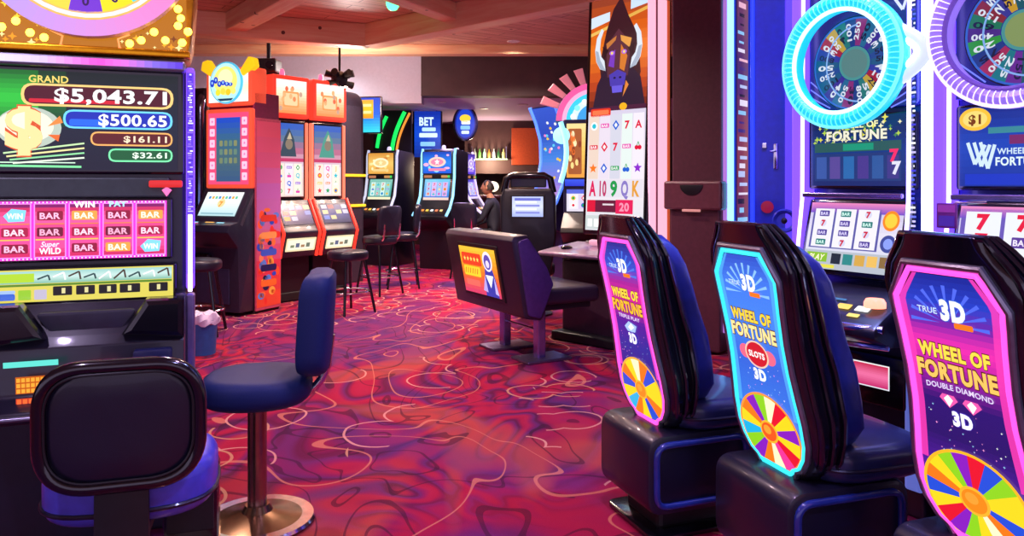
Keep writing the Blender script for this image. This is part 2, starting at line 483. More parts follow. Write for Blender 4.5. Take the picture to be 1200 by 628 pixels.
for i, (px, Y, s) in enumerate(((517, 12.55, 'in the low purple ceiling above the blue sign'), (567, 13.6, 'in the low purple ceiling above the oval sign'), (613, 12.9, 'in the low purple ceiling near the fan topper'))):
    downlight(at(px, Y)[0], Y, 2.68, 'small round downlight ' + s, 60, PURP)
for i, (x, y, s) in enumerate(((-.74, 8.72, 'in the plank ceiling beside the corner of two timber beams'), (.02, 10.25, 'in the plank ceiling beyond the slanting timber beam'))):
    downlight(x, y, 3.25, 'small round downlight ' + s, 150, WARM)
# fill downlights added: blue for machine glow, others to brighten room and bulkhead
for x, y, p, c in ((-1.2, 4.3, 75, (1, .68, .78)), (-.6, 6.0, 95, (1, .7, .64)), (.3, 2.6, 42, (.9, .55, 1.0)), (-2.6, 6.6, 100, (1, .7, .64)), (-3.4, 10.0, 120, (1, .8, .8)),
                   (-.4, 9.3, 120, (1, .62, .45)), (-1.8, 1.2, 50, (.75, .6, 1.0)), (1.1, .9, 70, (.42, .42, 1.0)), (1.15, 3.1, 70, (.30, .34, 1.0)), (-2.6, 10.9, 16, (1, .92, .95)), (-3.9, 10.9, 16, (1, .92, .95))):
    downlight(x, y, 3.25, 'added round fill downlight in the plank ceiling', p, c)
dome = tag(MB().lathe([(.07, 0), (.07, -.02), (.062, -.05), (.04, -.08), (.0, -.092)], 20).build('signal_lamp', glow('green_lamp', '#4ff09a', 3), None, (-1.25, 8.05, 3.25)),
           'small round green lamp on the timber ceiling', 'lamp')
spk = thing('ceiling_projector', 'black box projector hung under the timber beam', 'projector', (-2.85, 9.0, 2.72))
MB().box((0, 0, 0), (.24, .26, .16), bev=.02).build('housing', mat('black_plastic', '#141318', .45), spk)
MB().cyl((.05, -.13, 0), (.05, -.16, 0), .045, .04).build('lens', mat('dark_lens', '#20242c', .1), spk)
MB().box((0, 0, .2), (.04, .04, .26), bev=.004).build('mount', mat('black_plastic', '#141318'), spk)
bl = thing('ceiling_cluster_lamp', 'black round cluster spotlight hanging above the red twin machines', 'spotlight', (-2.1, 9.35, 2.62))
MB().cyl((0, 0, .1), (0, 0, .66), .014).build('stem', mat('black_plastic', '#141318'), bl)
MB().ball((0, 0, 0), (.1, .1, .1)).build('body', mat('black_plastic', '#141318'), bl)
for k in range(11):
    a = 2 * PI * k / 11; z = .07 * (-1) ** k
    MB().cyl((.07 * math.cos(a), .07 * math.sin(a), z * .6), (.17 * math.cos(a), .17 * math.sin(a), z), .03, .045, 12).build('lamp_head', mat('black_plastic', '#141318'), bl)
MB().lathe([(.0, 0), (.045, 0), (.045, -.01), (0, -.01)], 16, (.07, -.08, -.1)).build('lamp_lens', glow('lamp_lens', '#ffe9d0', 9), bl)
add_fill(bl, (.0, .45, .1), 60, (1, .85, .8))  # unseen fill added behind the cluster to brighten ceiling and bulkhead

# ================================================================== shared materials
BLK = mat('black_plastic', '#141318', .45)
GLOSS = mat('gloss_black', '#0d0c14', .18, coat=.6)
CHROME = mat('chrome', '#d8d8e0', .15, 1)
SILVER = mat('silver_paint', '#8c8a9c', .3, .8)
NAVY = mat('navy_vinyl', '#142458', .55, coat=.0, spec=.25, bump=.15, scale=300)
VINYL = mat('black_vinyl', '#17152a', .38, coat=.2, bump=.12, scale=260)
GREY = mat('grey_trim', '#3c4a48', .4)
CASE = mat('charcoal_case', '#1b1a2b', .35, coat=.3)
GOLD = mat('gold_trim', '#b98a3a', .3, .9)
rng = random.Random(7)

SYM = ['#e3123c', '#1d62d6', '#f4c21a', '#18a558', '#8e2bd0', '#ff7a1a', '#e83fb0', '#20c4d8', '#ffffff']
def symbol(a, x, z, r, L, rg=rng):
    k = rg.randrange(7); c = rg.choice(SYM); d = rg.choice(SYM)
    if k == 0: a.text('7', x, z - r * .75, r * 1.5, '#e3123c', L, bold=.04)
    elif k == 1:
        a.rr(x - r, z - r * .42, x + r, z + r * .42, r * .15, d, L); a.text('BAR', x, z - r * .27, r * .55, '#ffffff', L + 1, w=r * 1.6, bold=.02)
    elif k == 2: a.disc(x, z, r * .85, r * .85, c, L, 14); a.disc(x, z, r * .5, r * .5, d, L + 1, 12)
    elif k == 3: a.star(x, z, r, c, L)
    elif k == 4: a.poly([(x, z - r), (x + r * .8, z), (x, z + r), (x - r * .8, z)], c, L); a.poly([(x, z - r * .5), (x + r * .4, z), (x, z + r * .5), (x - r * .4, z)], '#ffffff', L + 1)
    elif k == 5: a.text(rg.choice('AKQJ'), x, z - r * .75, r * 1.5, c, L, bold=.03)
    else: a.disc(x - r * .35, z - r * .3, r * .45, r * .45, c, L, 12); a.disc(x + r * .35, z - r * .3, r * .45, r * .45, c, L, 12); a.line([(x - r * .3, z), (x, z + r * .8), (x + r * .3, z)], r * .15, '#18a558', L)
def reels(a, x0, z0, x1, z1, nc, nr, bg, gap=.006, L=2, rg=rng, fn=None):
    w = (x1 - x0) / nc; h = (z1 - z0) / nr
    for i in range(nc):
        c = bg[i % len(bg)] if isinstance(bg, list) else bg
        a.rect(x0 + i * w + gap / 2, z0, x0 + (i + 1) * w - gap / 2, z1, c, L)
        for j in range(nr):
            (fn or symbol)(a, x0 + (i + .5) * w, z0 + (j + .5) * h, min(w, h) * .38, L + 1, rg)

# ================================================================== machine on the near left
def left_machine():
    t = thing('slot_machine', 'large slot machine with gold wheel topper and pink five reel screen behind the black stool', 'slot machine', (-1.58, 2.88, 0), 20)
    MB().box((0, .34, .25), (.66, .6, .5), bev=.012).box((0, .36, .03), (.62, .6, .06)).build('base_cabinet', CASE, t)
    MB().box((0, .33, 1.36), (.66, .6, .92), bev=.015).build('upper_cabinet', CASE, t)
    # console: side profile pushed across the width
    prof = rpoly([(.28, .92), (.0, .925), (-.10, .80), (-.125, .765), (-.14, .60), (-.25, .575), (-.25, .535), (.04, .49), (.28, .49)], [0, .01, .02, .02, .03, .015, .015, .01, 0], 4)
    con = MB().ext(prof, -.33, .33, 'x', bev=.008).build('console', CASE, t)
    MB().tube([(-.33, -.252, .556), (.33, -.252, .556)], .009).build('console_edge', SILVER, con)
    # sunken tray between two shoulders
    for s in (-1, 1):
        sh = [(s * .33, .925), (s * .20, .925), (s * .12, .80), (s * .33, .78)]
        MB().ext(sh, -.155, -.06, 'y', bev=.02).build('deck_shoulder', GLOSS, con)
    MB().ext(rpoly([(-.17, .885), (.17, .885), (.11, .805), (-.11, .805)], .015), -.085, -.05, 'y', bev=.006).build('deck_tray', mat('tray_grey', '#33323f', .4), con)
    a = Art()
    a.rect(-.235, .722, -.07, .742, '#62e0d2'); a.rect(-.20, .628, -.095, .688, '#c05a10')
    for i in range(7):
        for j in range(3): a.rect(-.197 + i * .0145, .631 + j * .019, -.186 + i * .0145, .645 + j * .019, '#ffa834', 2)
    a.rect(-.20, .585, -.09, .612, '#c23a20')
    for i in range(6): a.rect(-.197 + i * .018, .588, -.184 + i * .018, .609, '#ff6a30', 2)
    a.rr(.005, .695, .11, .725, .004, '#ff7898'); a.rr(.015, .703, .10, .718, .003, '#ffb4c4', 2)
    a.build('button_panel_lights', con, (0, -.128, 0), (R(5.2), 0, 0), 1.1)
    s = MB().ext(rrect(.16, .655, .29, .745, .012), -.165, -.12, 'y', bev=.006).build('bill_acceptor', mat('acceptor_navy', '#20264e', .3), con)
    MB().box((.225, -.168, .685), (.09, .008, .012), bev=.003).build('bill_slot', glow('slot_light', '#9ec4ff', 3), s)
    # progressive jackpot screen
    w = .30
    MB().box((0, .02, 1.585), (.645, .04, .40), bev=.01).build('top_screen_bezel', GLOSS, t)
    A = Art(); A.grad(-w, 1.40, w, 1.765, ['#071022', '#0a1a2a', '#061a10']); 
    A.grad(-w, 1.56, -.17, 1.765, ['#0c5a1c', '#28c436', '#0a5a1a'], 2); A.grad(-.17, 1.56, -.08, 1.765, ['#07301a', '#0d6a24', '#073016'], 2)
    A.text('GRAND', -.2, 1.722, .026, '#ffd76a', 4, 'l', bold=.02); 
    A.rr(-.225, 1.635, .285, 1.718, .04, '#ffcf7a', 3); A.rr(-.215, 1.643, .275, 1.710, .034, '#4a0612', 4); A.rr(-.2, 1.648, .1, 1.662, .006, '#d01a2a', 5)
    A.text('$5,043.71', .262, 1.654, .050, '#ffffff', 6, 'r', w=.38, bold=.03)
    A.rr(-.09, 1.555, .282, 1.625, .034, '#6fd6ff', 3); A.rr(-.082, 1.562, .274, 1.618, .03, '#0b2bb0', 4); A.rr(-.07, 1.565, .06, 1.59, .01, '#1c66ff', 5)
    A.text('$500.65', .262, 1.569, .043, '#ffffff', 6, 'r', w=.235, bold=.025)
    A.rr(.0, 1.492, .282, 1.545, .026, '#ffb25e', 3); A.rr(.006, 1.498, .276, 1.539, .022, '#5a1408', 4); A.text('$161.11', .262, 1.507, .024, '#ffe2c0', 6, 'r', w=.15, bold=.025)
    A.rr(.06, 1.432, .282, 1.482, .024, '#7dffb0', 3); A.rr(.066, 1.438, .276, 1.476, .02, '#06582a', 4); A.text('$32.61', .262, 1.447, .022, '#e8ffe8', 6, 'r', w=.12, bold=.025)
    # gold dollar sign beside a fan of rays
    A.disc(-.20, 1.555, .105, .075, '#b8c6b8', 3); A.disc(-.21, 1.56, .09, .06, '#fff4d6', 4)
    A.text('$', -.215, 1.485, .145, '#ffdf9a', 5, w=.12, bold=.05, edge='#d8541e', ew=.03)
    A.poly([(-.14, 1.56), (-.1, 1.6), (-.09, 1.575)], '#ff8a3a', 5); A.poly([(-.14, 1.53), (-.1, 1.53), (-.105, 1.505)], '#f06a20', 5)
    for k in range(4): A.line([(-.28 + k * .01, 1.46 - k * .012), (-.02, 1.50 - k * .018)], .006, ['#c9f0b0', '#f4e9a0', '#8fe0a0', '#e8ffe0'][k], 5)
    A.line([(-.29, 1.415), (-.03, 1.412)], .008, '#7fe8a0', 4); A.line([(-.29, 1.427), (-.05, 1.427)], .004, '#d8ffe0', 4)
    A.build('jackpot_screen', t, (0, -.003, 0), strength=1.15)
    # lit strip over the screen
    S = Art()
    for i in range(24):
        tt = i / 23; c = hx('#e9d5ff'); p = hx('#ff48c8'); q = hx('#5a3ad0')
        f = 1 - min(1, abs(tt - .55) / .3)
        base = tuple(c[j] * (1 - tt) + q[j] * tt for j in range(3))
        S.rect(-.32 + .64 * i / 24, 1.79, -.32 + .64 * (i + 1) / 24, 1.815, tuple(base[j] * (1 - f) + p[j] * f for j in range(3)))
    MB().box((0, .0, 1.80), (.655, .07, .045), bev=.01).build('top_strip_bar', SILVER, t)
    S.build('top_strip_light', t, (0, -.037, 0), strength=1.3)
    # grey band, red badge
    MB().box((-.02, -.004, 1.335), (.58, .02, .075), bev=.006).build('band', GREY, t)
    b = MB().ext(rrect(.20, 1.335, .318, 1.362, .008), -.03, -.005, 'y', bev=.004).build('badge', glow('badge_red', '#e2322e', .7), t)
    MB().ext([(.245, 1.325), (.262, 1.337), (.28, 1.325), (.262, 1.300)], -.026, -.008, 'y', bev=.002).build('badge_gem', glow('badge_pink', '#ff7ab8', .9), b)
    # five reels
    MB().box((-.02, .0, 1.178), (.60, .03, .235), bev=.008).build('reel_bezel', GLOSS, t)
    P = Art(); P.rect(-.297, 1.07, .262, 1.285, '#ff32d0')
    cw = .559 / 5
    rr_ = random.Random(3)
    for i in range(5):
        x0 = -.297 + i * cw; x1 = x0 + cw; c = (x0 + x1) / 2
        P.rect(x0 + .004, 1.078, x1 - .004, 1.277, '#ff8af0', 2); P.grad(x0 + .008, 1.082, x1 - .008, 1.262, ['#c0104a', '#ff4f9a', '#e01864', '#ff5aa0', '#b80d46'], 3)
        P.rect(x0 + .008, 1.262, x1 - .008, 1.274, '#7a0a5e', 3)
        for j, z in enumerate((1.112, 1.172, 1.232)):
            kind = (i * 2 + j) % 4
            if (i, j) in ((0, 2), (4, 0)):
                P.poly([(c - .036, z), (c - .01, z + .026), (c + .036, z + .02), (c + .03, z - .02), (c - .02, z - .022)], '#7fd0ff', 4); P.text('WIN', c, z - .010, .02, '#ffffff', 5, w=.05, bold=.03)
            elif (i, j) == (1, 0):
                P.text('Super', c, z + .006, .02, '#ffe6ff', 4, w=.06, bold=.02, shear=.3); P.text('WILD', c, z - .02, .022, '#ffffff', 4, w=.07, bold=.03)
            else:
                P.rr(c - .042, z - .017, c + .042, z + .017, .006, ['#8a0630', '#a3103c', '#f09a3c', '#6a0628'][kind], 4)
                P.text('BAR', c, z - .0115, .023, ['#ffb8d8', '#ffd2e6', '#fff2d8', '#ffa8c8'][kind], 5, w=.066, bold=.03)
        P.rect(x0 + .01, 1.142, x1 - .01, 1.147, '#ffb84a', 4); P.rect(x0 + .01, 1.200, x1 - .01, 1.204, '#ff7a3a', 4)
    P.text('WIN', -.018, 1.262, .022, '#ffffff', 5, w=.07, bold=.04); P.text('PAY', .095, 1.264, .02, '#a8e8ff', 5, w=.06, bold=.04)
    for i in range(44): P.disc(-.29 + i * .0126, 1.0745, .003, .003, '#ffe0fa', 3, 8); P.disc(-.29 + i * .0126, 1.2805, .003, .003, '#ffe0fa', 3, 8)
    P.build('reel_screen', t, (0, -.017, 0), strength=1.25)
    # pay table
    MB().box((-.01, .0, .975), (.61, .03, .135), bev=.006).build('paytable_bezel', GLOSS, t)
    Q = Art(); Q.rect(-.305, .918, .285, 1.035, '#e6d85a'); Q.grad(-.3, .985, .28, 1.03, ['#7fc0a8', '#cfeee8', '#9fd8d0'], 2)
    Q.rect(-.3, .99, -.18, 1.022, '#b8e02a', 3)
    for k in range(9): Q.line([(-.17 + k * .05, 1.0 + .008 * math.sin(k)), (-.135 + k * .05, 1.02 - .006 * math.cos(k * 2)), (-.13 + k * .05, .995)], .006, ['#2a4a4a', '#ffffff', '#4a3a2a'][k % 3], 3)
    Q.rect(-.3, .975, .28, .983, '#5a8a1a', 3)
    for i, (x, w_) in enumerate(((-.12, .062), (-.045, .062), (.03, .06), (.10, .07), (.20, .066))):
        Q.rr(x - .0, .938, x + w_, .972, .004, '#14120c', 3); Q.rect(x + .028, .945, x + .04, .965, '#e8e0a0', 4)
    Q.rr(-.295, .926, -.24, .95, .008, '#3a68d8', 3); Q.rr(-.295, .95, -.24, .962, .004, '#a8c8ff', 3); Q.rr(-.23, .926, -.19, .962, .004, '#9ad02a', 3); Q.rr(-.18, .926, -.14, .962, .004, '#c8c0d8', 3)
    Q.build('paytable_screen', t, (0, -.017, 0), strength=1.0)
    # lit right edge
    e = MB().box((.345, .015, 1.37), (.03, .05, .86), bev=.008).build('edge_light', glow('violet_led', '#6a3cff', 2.0), t)
    MB().box((.345, -.012, 1.08), (.016, .008, .30), bev=.003).build('edge_light_core', glow('violet_core', '#cdb8ff', 3.5), e)
    K = Art(); rk = random.Random(8); K.rect(-.012, 1.0, .012, 1.78, '#5a34e8', .5)
    for i in range(60): K.rect(rk.uniform(-.011, 0), 1.24 + i * .009, rk.uniform(.002, .011), 1.2445 + i * .009, rk.choice(['#ffffff', '#c8b8ff', '#3a1ab0', '#8a6aff']))
    K.build('edge_chips', e, (.345, -.011, 0), strength=1.3)
    MB().box((.345, .02, .70), (.032, .06, .44), bev=.008).build('edge_post', mat('lilac_metal', '#8d7fb0', .3, .7), t)
    # gold topper with bulbs and a big wheel
    top = MB().ext(rpoly([(-.40, 1.84), (.33, 1.84), (.345, 1.90), (.36, 2.10), (.36, 2.62), (.2, 2.78), (-.2, 2.78), (-.42, 2.62), (-.42, 2.10)], .03), .03, .30, 'y', bev=.015).build('topper', mat('gold_plate', '#c8860f', .28, .75, var=.25, scale=14), t)
    MB().ext(rrect(-.40, 1.835, .345, 1.862, .008), -.02, .05, 'y', bev=.006).build('topper_rail', mat('gold_bright', '#ffb01c', .25, .9), top)
    bulb = MB().ball((0, 0, 0), (.016, .016, .016), 10, 6)
    first = None
    spots = [(-.29, 1.92), (-.245, 1.945), (-.20, 1.905), (-.155, 1.89), (.13, 1.885), (.17, 1.90), (.215, 1.935), (.255, 1.905), (.30, 1.965), (.315, 1.90), (.30, 2.03), (.325, 2.10), (-.34, 1.90), (-.33, 1.97), (-.36, 2.04), (-.33, 2.12), (.30, 2.17), (.335, 2.24), (.31, 1.995), (.335, 1.945), (-.37, 1.93), (-.375, 2.0)]
    for x, z in spots:
        if first is None:
            first = bulb.build('bulb', glow('gold_bulb', '#ffd23a', 7), top, (x, .018, z))
        else:
            c = first.copy(); COL.objects.link(c); c.location = (x, .018, z)
    for x, z in spots[::2]:
        pass
    for x, r_ in ((-.105, .0), (.10, .0)):
        MB().tube([(x, .018, 1.845), (x + (.01 if x < 0 else -.01), .018, 1.90), (x - (.03 if x < 0 else -.03), .018, 1.92)], .006).build('scroll', glow('scroll_peach', '#ff9a5a', 1.2), top)
    G = Art(); G.rect(-.36, 1.868, .33, 2.55, '#b06a08', .5)
    rg = random.Random(5)
    for i in range(150):
        x = rg.choice((-1, 1)) * rg.uniform(.12, .34); z = rg.uniform(1.87, 2.45)
        G.star(x - .03, z, rg.uniform(.006, .016), rg.choice(['#ffd23a', '#ffef9a', '#ff9a10', '#7a3a04', '#ffb020']), 1, 4, .4)
    G.build('topper_print', top, (0, .014, 0), strength=1.2)
    wz, wr = 2.27, .375
    wh = MB().lathe([(0, 0), (wr, 0), (wr, .06), (0, .06)], 48).build('wheel', mat('wheel_body', '#caa6d8', .4), top, (-.01, .02, wz), (R(90), 0, 0))
    V = Art()
    for k in range(64):
        a0 = 2 * PI * k / 64; a1 = 2 * PI * (k + 1) / 64
        tx = (math.cos((a0 + a1) / 2) + 1) / 2
        c = tuple(hx('#b9a6ff')[j] * (1 - tx) + hx('#ff8ad0')[j] * tx for j in range(3))
        V.poly([(wr * .84 * math.cos(a0), wr * .84 * math.sin(a0)), (wr * math.cos(a0), wr * math.sin(a0)), (wr * math.cos(a1), wr * math.sin(a1)), (wr * .84 * math.cos(a1), wr * .84 * math.sin(a1))], c)
    V.ring(0, 0, wr * .76, wr * .84, '#ffc46a'); V.ring(0, 0, wr * .78, wr * .82, '#fff4ff', 2)
    cs = ['#7a3ad8', '#ffe81c', '#5fd8e0', '#f5f0ff', '#ffa8d8', '#ffe14a']
    V.wheel(0, 0, .05, wr * .77, ['#7a3ad8', '#ffe81c', '#5fe0e6', '#c8f2f0', '#f2a0d8', '#8a6af0', '#9ae0a0', '#ffb84a', '#7a3ad8', '#ffe81c', '#e8e0ff', '#5fd8e0', '#ff9ad0', '#f0d860', '#f6a8d8', '#ffe14a'], 16, 1, 1, -PI / 2 - PI / 16)
    nums = ['80', '50', '15', '40', '25', '60', '30', '20']
    for k in range(16):
        am = -PI / 2 + 2 * PI * k / 16
        n = nums[k % 8]
        for j, ch in enumerate(n):
            rr2 = .20 + .042 * (1 - j) if False else .262 - .05 * (1 - j)
            V.text(ch, rr2 * math.cos(am), rr2 * math.sin(am), .034, '#3a1a5a', 4, bold=.03, rot=am + PI / 2)
    V.disc(0, 0, .06, .06, '#ffd84a', 3)
    V.build('wheel_face', wh, (0, 0, .061), (R(-90), 0, 0), 1.05)
    return t
left_machine()

# ================================================================== stools
def ring_pts(hw, hd, z, n=32, p=2.6, cy=0.0):
    o = []
    for k in range(n):
        a = 2 * PI * k / n; c, s = math.cos(a), math.sin(a)
        o.append((hw * math.copysign(abs(c) ** (2 / p), c), cy + hd * math.copysign(abs(s) ** (2 / p), s), z))
    return o
def cushion(hw, hd, z0, z1, p=2.8, b=.03, crown=.012):
    L = []
    for t in range(7):
        a = PI / 2 * t / 6
        L.append(ring_pts(hw - b * (1 - math.sin(a)), hd - b * (1 - math.sin(a)), z0 + b * (1 - math.cos(a)), p=p))
    for t in range(7):
        a = PI / 2 * t / 6
        L.append(ring_pts(hw - b * (1 - math.cos(a)), hd - b * (1 - math.cos(a)), z1 - b + b * math.sin(a), p=p))
    L.append(ring_pts((hw - b) * .6, (hd - b) * .6, z1 + crown * .8, p=p)); L.append(ring_pts(.01, .01, z1 + crown, p=2))
    return MB().loft(L)
def back_pad(w, h, th, r, curve=.0, lean=0.0):
    """padded back, its back face at -y; bowed about the vertical"""
    out = rrect(-w / 2, 0, w / 2, h, r, 8)
    cx, cz = 0, h / 2
    L = []
    for f, y in ((.0, -th / 2), (.5, -th / 2), (.86, -th / 2), (.95, -th * .42), (1.0, -th * .2), (1.0, th * .2), (.95, th * .42), (.86, th / 2), (.5, th * .54), (.0, th * .56)):
        f = max(f, .02)
        L.append([(cx + (x - cx) * f, y - curve * (abs((x - cx) * f) / (w / 2)) ** 2 * -1 - lean * (z - cz) * f, cz + (z - cz) * f) for x, z in out])
    return MB().loft(L)

# near black stool seen from behind: framed pad on a flat bar
st = thing('swivel_stool', 'near black stool seen from behind with framed backrest at the gold topped machine', 'stool', (-1.168, 2.381, 0), 18)
MB().lathe([(0, 0), (.21, 0), (.215, .01), (.205, .022), (.07, .045), (.05, .06), (0, .06)], 40).build('base', mat('brass_base', '#8a6a4a', .22, .9), st)
MB().cyl((0, 0, .05), (0, 0, .38), .036).build('column', CHROME, st)
seat = cushion(.24, .215, .37, .53, 3.0, .05).build('seat', mat('violet_lit_vinyl', '#4a48c0', .33, coat=.3), st)  # blue machine light on the seat is put into its violet colour
MB().tube([(x * 1.005, y * 1.005, .415) for x, y, _ in ring_pts(.24, .215, 0, 36, 3.0)], .007, 8, True).build('piping', VINYL, seat)
bk = back_pad(.395, .325, .06, .13, .02, .06).build('backrest', VINYL, st, (0, -.245, .515))
rim = [(x, -.018 + .02 * (abs(x) / .22) ** 2 - .06 * (z - .162), z) for x, z in rrect(-.202, -.006, .202, .331, .125, 12)]
MB().tube(rim, .021, 12, True).build('rim', GLOSS, bk)
MB().tube([(x * .93, -.035 + .02 * (abs(x) / .22) ** 2 - .06 * (z - .162), .162 + (z - .162) * .90) for x, _, z in rim], .004, 8, True).build('seam', BLK, bk)
MB().ext(rpoly([(-.245, .20), (-.245, .66), (-.23, .66), (-.225, .385), (-.05, .37), (-.05, .345), (-.22, .35), (-.225, .20)], .006), -.07, .07, 'x', bev=.006).build('back_bar', BLK, st)
# low black footrest box that stands at the machine's foot
fb = thing('footrest_box', 'low black box beside the near black stool', 'footrest', (-1.12, 2.69, 0), 18)
MB().box((.0, 0, .19), (.18, .13, .38), bev=.02).build('box', GLOSS, fb)
MB().box((0, -.068, .24), (.15, .012, .16), bev=.004).build('kick_plate', BLK, fb)

st2 = thing('swivel_stool', 'navy upholstered swivel stool on brass dish base in the aisle', 'stool', (-1.015, 3.06, 0), 100)
MB().lathe([(0, 0), (.215, 0), (.222, .008), (.214, .018), (.12, .032), (.06, .05), (.046, .075), (0, .075)], 44).build('base', mat('brass_base', '#8a6a4a', .22, .9), st2)
MB().lathe([(.214, .018), (.222, .008), (.226, .013), (.218, .024)], 44).build('base_ring', CHROME, st2)
MB().cyl((0, 0, .07), (0, 0, .50), .037).build('column', mat('column_steel', '#9a7468', .2, .9), st2)
MB().lathe([(.04, .45), (.13, .475), (.14, .5), (0, .5)], 28).build('seat_pan', BLK, st2)
s2 = cushion(.21, .215, .485, .60, 2.4, .05, .014).build('seat', NAVY, st2)
b2 = back_pad(.38, .40, .11, .09, .03, .06).build('backrest', NAVY, st2, (0, -.245, .60))
arm = []
for k in range(9):
    a = k / 8
    arm.append((0, -.12 - .155 * math.sin(a * PI / 2), .49 + .16 * (1 - math.cos(a * PI / 2))))
MB().tube(arm + [(0, -.287, .74)], .017).build('back_bracket', CHROME, st2)
bn = thing('waste_bin', 'small blue bin with crumpled white liner on the carpet behind the gold topped machine', 'bin', (-2.46, 6.1, 0), 0)
MB().lathe([(0, 0), (.10, 0), (.115, .26), (.12, .275), (.113, .275), (.11, .26), (.05, .22), (0, .22)], 28).build('bucket', mat('blue_plastic', '#2a5a9a', .4), bn)
lr = []
for j, (r0, z0) in enumerate(((.125, .24), (.13, .28), (.11, .32), (.08, .31), (.02, .32))):
    lr.append([((r0 + .012 * math.sin(5 * 2 * PI * k / 30 + j)) * math.cos(2 * PI * k / 30), (r0 + .012 * math.sin(5 * 2 * PI * k / 30 + j)) * math.sin(2 * PI * k / 30), z0 + .012 * math.sin(7 * 2 * PI * k / 30 + 2 * j)) for k in range(30)])
MB().loft(lr).build('liner', mat('white_liner', '#d8c8e0', .6), bn)

# ================================================================== chairs with lit wheel decals
def interp(tbl, z):
    for (a, x), (b, y) in zip(tbl, tbl[1:]):
        if z <= b: return x + (y - x) * (z - a) / (b - a)
    return tbl[-1][1]
HALF = [(.40, .13), (.43, .165), (.48, .198), (.54, .212), (.62, .212), (.72, .198), (.85, .190), (.98, .198), (1.08, .206), (1.13, .19), (1.185, .145), (1.215, .125), (1.225, .11)]
THK = [(.40, .08), (.46, .12), (.6, .165), (.75, .18), (.95, .15), (1.1, .12), (1.2, .09), (1.225, .05)]
def spine(z): return -.115 - .20 * (z - .4)          # the back face of the shell, leaning away from the seat
DH = [(.415, .06), (.44, .112), (.48, .142), (.53, .158), (.60, .158), (.68, .147), (.76, .138), (.85, .136), (.95, .142), (1.0, .147), (1.045, .15), (1.115, .092)]
def decal_outline(k=1.0, add=0.0):
    zs = [.415, .425, .44, .46, .48, .505, .53, .565, .60, .64, .68, .72, .76, .80, .85, .90, .95, 1.0, 1.02, 1.045, 1.115]
    r = [(interp(DH, z) + add, z if z > .42 else z - add) for z in zs]
    r[-1] = (r[-1][0], r[-1][1] + add)
    return r + [(-x, z) for x, z in reversed(r)]
